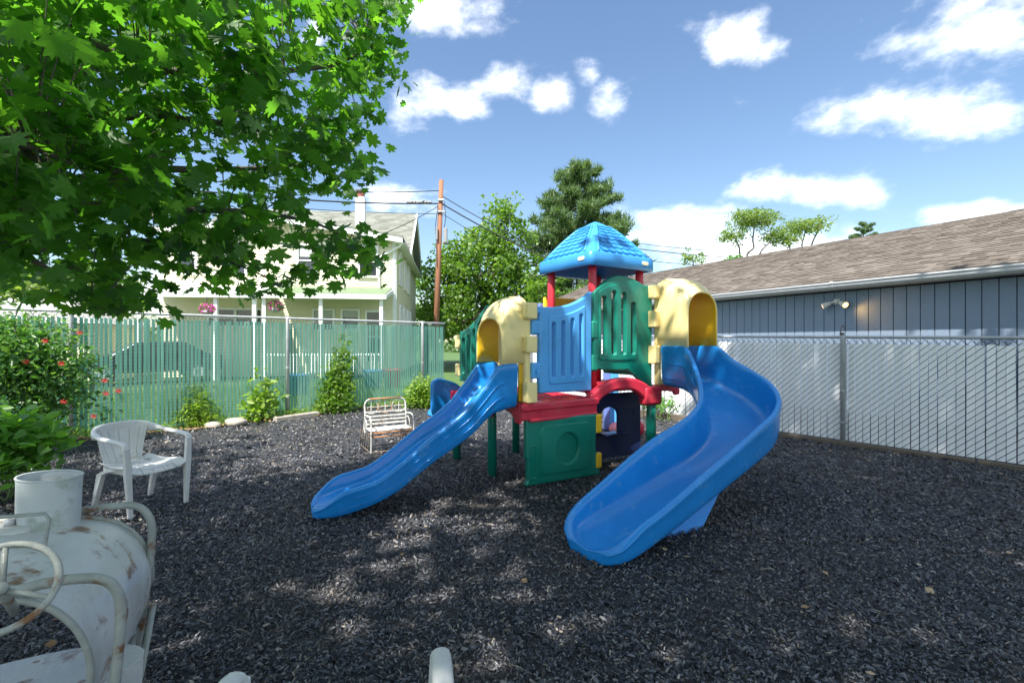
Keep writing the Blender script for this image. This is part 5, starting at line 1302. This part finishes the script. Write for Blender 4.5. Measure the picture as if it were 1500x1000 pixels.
while len(tips) < 440 and tries < 20000:
    tries += 1
    x = random.uniform(-120, 592); y = random.uniform(-80, 452)
    if not inpoly(x, y, POLY): continue
    if any((x-a)**2+(y-b)**2 < r_*r_ for a, b, r_ in HOLES): continue
    Yd = 2.05+max(0, x)/580*1.7+random.uniform(-.35, .9)+(.0 if y < 330 else .2)
    p = P(x, y, Yd); tips.append(p)
EDGE = [(505, 60), (520, 75), (535, 60), (548, 52), (560, 60), (545, 85), (560, 95), (530, 100), (515, 115), (548, 120), (538, 140), (520, 150), (505, 165), (490, 175), (470, 20), (500, 8), (530, 6), (556, 4), (576, 2), (545, 18), (512, 210), (525, 232), (505, 250), (495, 268), (520, 352), (538, 372), (525, 385), (505, 380), (490, 365), (470, 392), (150, 440), (168, 446), (135, 428), (185, 420), (560, 30), (572, 64), (480, 150), (460, 190), (455, 225), (500, 225)]
for x, y in EDGE: tips.append(P(x, y, 2.05+x/580*1.7+random.uniform(-.1, .4)))
# unseen crown, overhead and behind, shaped for the shade it throws
def inframe(p, mrg=46):
    if p.y < .25: return False
    x = 750+680*p.x/p.y; y = 500-680*(p.z-1.45)/p.y
    return -mrg < x < 1500+mrg and -mrg < y < 1000
ntop = 0
while ntop < 1150:
    p = Vector((random.uniform(-11, 9), random.uniform(-9.5, 3.0), random.uniform(6.2, 11.2)))
    ctr = Vector((-1.0, -3.2, 8.7)); q = p-ctr
    if (q.x/9.6)**2+(q.y/5.9)**2+(q.z/2.5)**2 > 1: continue
    if inframe(p): continue
    # clusters dropped where their shade would cover sunlit places
    g_ = p-SUN_DIR*(p.z/SUN_DIR.z)
    if g_.y > 6.5 and -3.2 < g_.x < 3.0: continue
    if g_.y-6.2 > -1.14*(g_.x+3.8) and g_.x < -.6: continue
    if -.75 < g_.x < 1.7 and g_.y > 5.1: continue
    h_ = p-SUN_DIR*((p.z-3)/SUN_DIR.z)
    if -4.8 < h_.x < -.2 and 1.2 < h_.y < 4.6 and random.random() < .7: continue
    tips.append(p); ntop += 1
for k in range(300):  # extra unseen clusters, added along the sun's line to shade the right fence
    z_ = random.uniform(8.5, 12.5); g_ = Vector((random.uniform(2.9, 8.8), random.uniform(3.6, 8.6), 0))
    p = g_+SUN_DIR*(z_/SUN_DIR.z)
    if g_.y > 6.4 and g_.x < 3.6: continue
    if not inframe(p): tips.append(p)
for k in range(130):  # further unseen clusters, added to keep sun patches off the spiral slide
    z_ = random.uniform(6.8, 9.8); g_ = Vector((random.uniform(.5, 3.2), random.uniform(2.9, 5.4), 0))
    p = g_+SUN_DIR*(z_/SUN_DIR.z)
    if not inframe(p): tips.append(p)
leafC = []; leafS = []
for i, p in enumerate(tips):
    d_ = np.linalg.norm(LPa-np.array(p), axis=1); j = int(np.argmin(d_)); q = Vector(LPa[j])
    if i < 485:
        mdp = q.lerp(p, .5)+Z*.06
        tw.tube([q, mdp, p], [.005, .0035, .0018], 5, cap=False)
    k = 12 if i < 485 else 13; rad = .17 if i < 485 else .45
    for _ in range(k):
        c_ = p+Vector((random.gauss(0, 1), random.gauss(0, 1), random.gauss(0, .55)))*rad*.75
        if i >= 485 and inframe(c_, 14): continue
        leafC.append(tuple(c_)); leafS.append((i < 485, random.uniform(.6, 1.35)*(.092 if i < 485 else .25)))
br.build('branch', M_bark, tr, smooth=True); tw.build('twigs', M_bark, tr, smooth=True)['kind'] = 'stuff'
leafC = np.array(leafC); isn = np.array([a for a, _ in leafS]); lz = np.array([b for _, b in leafS])
cr_ = MB().add(MAPLE[0], MAPLE[1])
near = np.where(isn & (leafC[:, 1] > .2))[0]; px_ = 750+680*leafC[near, 0]/leafC[near, 1]; py_ = 500-680*(leafC[near, 2]-1.45)/leafC[near, 1]
vis = near[(px_ > 0) & (px_ < 1500) & (py_ > 0) & (py_ < 1000)]
vis = vis[np.argsort(leafC[vis, 1])][:298]; vs_ = set(vis.tolist())
lme = cr_.mesh('leaf'); lme.materials.append(M_maple); base_ = np.array(tr.location)
for i in vis:
    o = bpy.data.objects.new('leaf', lme); COL.objects.link(o); o.parent = tr; o.location = tuple(leafC[i]-base_); s_ = lz[i]; o.scale = (s_, s_, s_)
    o.rotation_euler = (random.gauss(-.7, .45), random.gauss(0, .45), random.uniform(0, 6.28))
keep = np.array([i for i in range(len(leafC)) if i not in vs_ and isn[i]])
o = scatter('leaves', leafC[keep], lz[keep], MAPLE[0], MAPLE[1], M_maple, tr, droop=-.7, flat=.35); o['kind'] = 'stuff'
far_ = np.where(~isn)[0]
o = scatter('leaves', leafC[far_], lz[far_], SM[0], SM[1], M_maple, tr, flat=.45); o['kind'] = 'stuff'  # leaves of the unseen crown, there for their shade

# ================================================================== shrubs and weeds
def shrub(name, label, cat, base, blobs, n, ls, mat, tpl=LEAF6, stems=10, flowers=0, fmat=None, droop=-.2):
    root = thing(name, label, cat, base); base = Vector(base); m = MB(); tot = sum(b[1][0]*b[1][1]*b[1][2] for b in blobs); C = []
    for c_, r_ in blobs:
        k = max(20, int(n*(r_[0]*r_[1]*r_[2])/tot)); C.append(blob(c_, r_, k))
        for _ in range(max(2, stems//len(blobs))):
            e = Vector(tuple(blob(c_, [q*.9 for q in r_], 1)[0])); limb(m, base+Vector((random.gauss(0, .08), random.gauss(0, .06), -.02)), e, .010, .003, .12, 4)
    m.build('stems', M_stem if mat is not M_shrub else M_bark, root, smooth=True)
    C = np.vstack(C)
    # gather into sprays
    C = C+rng.normal(0, .012, C.shape); C[:, 2] = np.maximum(C[:, 2], .03)
    ctr = C[rng.integers(0, len(C), max(8, len(C)//9))]; idx = rng.integers(0, len(ctr), len(C)); C = C*.35+(ctr[idx]+rng.normal(0, ls*1.1, C.shape))*.65
    C[:, 2] = np.maximum(C[:, 2], .03)
    o = scatter('foliage', C, rng.uniform(.6, 1.3, len(C))*ls, tpl[0], tpl[1], mat, root, droop=droop); o['kind'] = 'stuff'
    return root
def G(px, Y): return Vector(((px-750)/680*Y, Y, 0))
hb = shrub('honeysuckle_bush', 'large dark green honeysuckle bush with coral red flowers against the left fence', 'bush', G(30, 6.0),
      [(P(55, 560, 6.0), (.85, .5, .62)), (P(10, 520, 5.9), (.8, .5, .55)), (P(85, 520, 6.3), (.7, .4, .55)), (P(130, 575, 6.6), (.45, .3, .5)), (P(-60, 520, 5.5), (.8, .6, .8)), (P(60, 610, 5.9), (.7, .4, .35)), (P(40, 470, 6.3), (.7, .35, .3)), (P(148, 548, 6.7), (.25, .25, .25))], 8200, .075, M_shrub, stems=40)
fs = [(68, 500), (40, 531), (92, 533), (155, 558), (157, 577), (175, 573), (95, 589), (139, 610), (118, 488)]
for i, (x, y) in enumerate(fs):
    c_ = P(x, y, 5.45+(x/170)*.55); m = MB()
    pr2 = []
    for k in range(7):
        a = k*.9+i; t_ = Vector((math.cos(a)*.045, -.02, math.sin(a)*.03+.01)); m.tube([c_, c_+t_*.6, c_+t_], [.003, .005, .006], 5)
    m.build('flower', M_flower, hb)
shrub('broad_leaved_plant', 'bright green broad leaved plant in the lower left corner by the bush', 'plant', G(25, 4.35),
      [(P(28, 640, 4.35), (.36, .3, .26)), (P(8, 672, 4.2), (.30, .25, .18)), (P(55, 668, 4.5), (.22, .2, .16)), (P(-40, 640, 4.2), (.3, .3, .3))], 1300, .115, M_plant, stems=16, droop=.1)
shrub('weed_clump', 'tall feathery yellow green weed between bush and stalk plant by the fence', 'plant', G(282, 8.15),
      [(P(282, 580, 8.1), (.30, .12, .30)), (P(262, 608, 8.0), (.38, .18, .22)), (P(300, 615, 8.1), (.36, .18, .15)), (P(280, 552, 8.1), (.14, .1, .14))], 3000, .10, M_weed, tpl=LANCE, stems=22, droop=.2)
shrub('stalk_plant', 'single leafy stalk plant left of the fence post with broad pointed leaves', 'plant', G(382, 8.6),
      [(P(384, 556, 8.6), (.18, .12, .12)), (P(382, 585, 8.6), (.20, .13, .22)), (P(380, 608, 8.5), (.26, .16, .12))], 330, .14, M_weed, stems=7, droop=.1)
shrub('climbing_vine', 'tall narrow creeper climbing the green fence to its top rail', 'plant', G(498, 9.55),
      [(P(503, 500, 9.7), (.12, .07, .26)), (P(498, 535, 9.65), (.24, .08, .3)), (P(497, 570, 9.6), (.36, .1, .3)), (P(492, 592, 9.4), (.5, .18, .16))], 2300, .10, M_decid, stems=14)
shrub('leafy_bush', 'rounded light green bush beside the iron bench at the fence', 'bush', G(620, 10.3),
      [(P(618, 572, 10.2), (.42, .25, .36)), (P(635, 585, 10.3), (.35, .22, .25)), (P(600, 588, 10.1), (.28, .2, .2))], 1700, .085, M_weed, stems=16)
shrub('leafy_bush', 'low green plants glimpsed behind the climber leg beside the timber', 'bush', G(975, 8.6),
      [(P(975, 590, 8.6), (.35, .12, .10)), (P(950, 590, 9.2), (.3, .12, .12))], 420, .07, M_plant, stems=8)
# low weeds along the foot of the green fence
C = []
for k in range(3200):
    t = random.uniform(-5.5, 3.4)
    dn_ = .35+.65*max(0, math.sin(t*2.3+1.2))
    if random.random() > dn_: continue
    off = abs(random.gauss(0, .13))+.04; p = FO+FD*t; C.append((p.x+FD.y*off, p.y-FD.x*off, gz(p.x, p.y)+random.uniform(0, .10)))
tag(scatter('low_weeds', np.array(C), rng.uniform(.05, .11, len(C)), LANCE[0], LANCE[1], M_weed, droop=.7), 'low yellow green weeds at the foot of the green fence', 'weeds', kind='stuff')
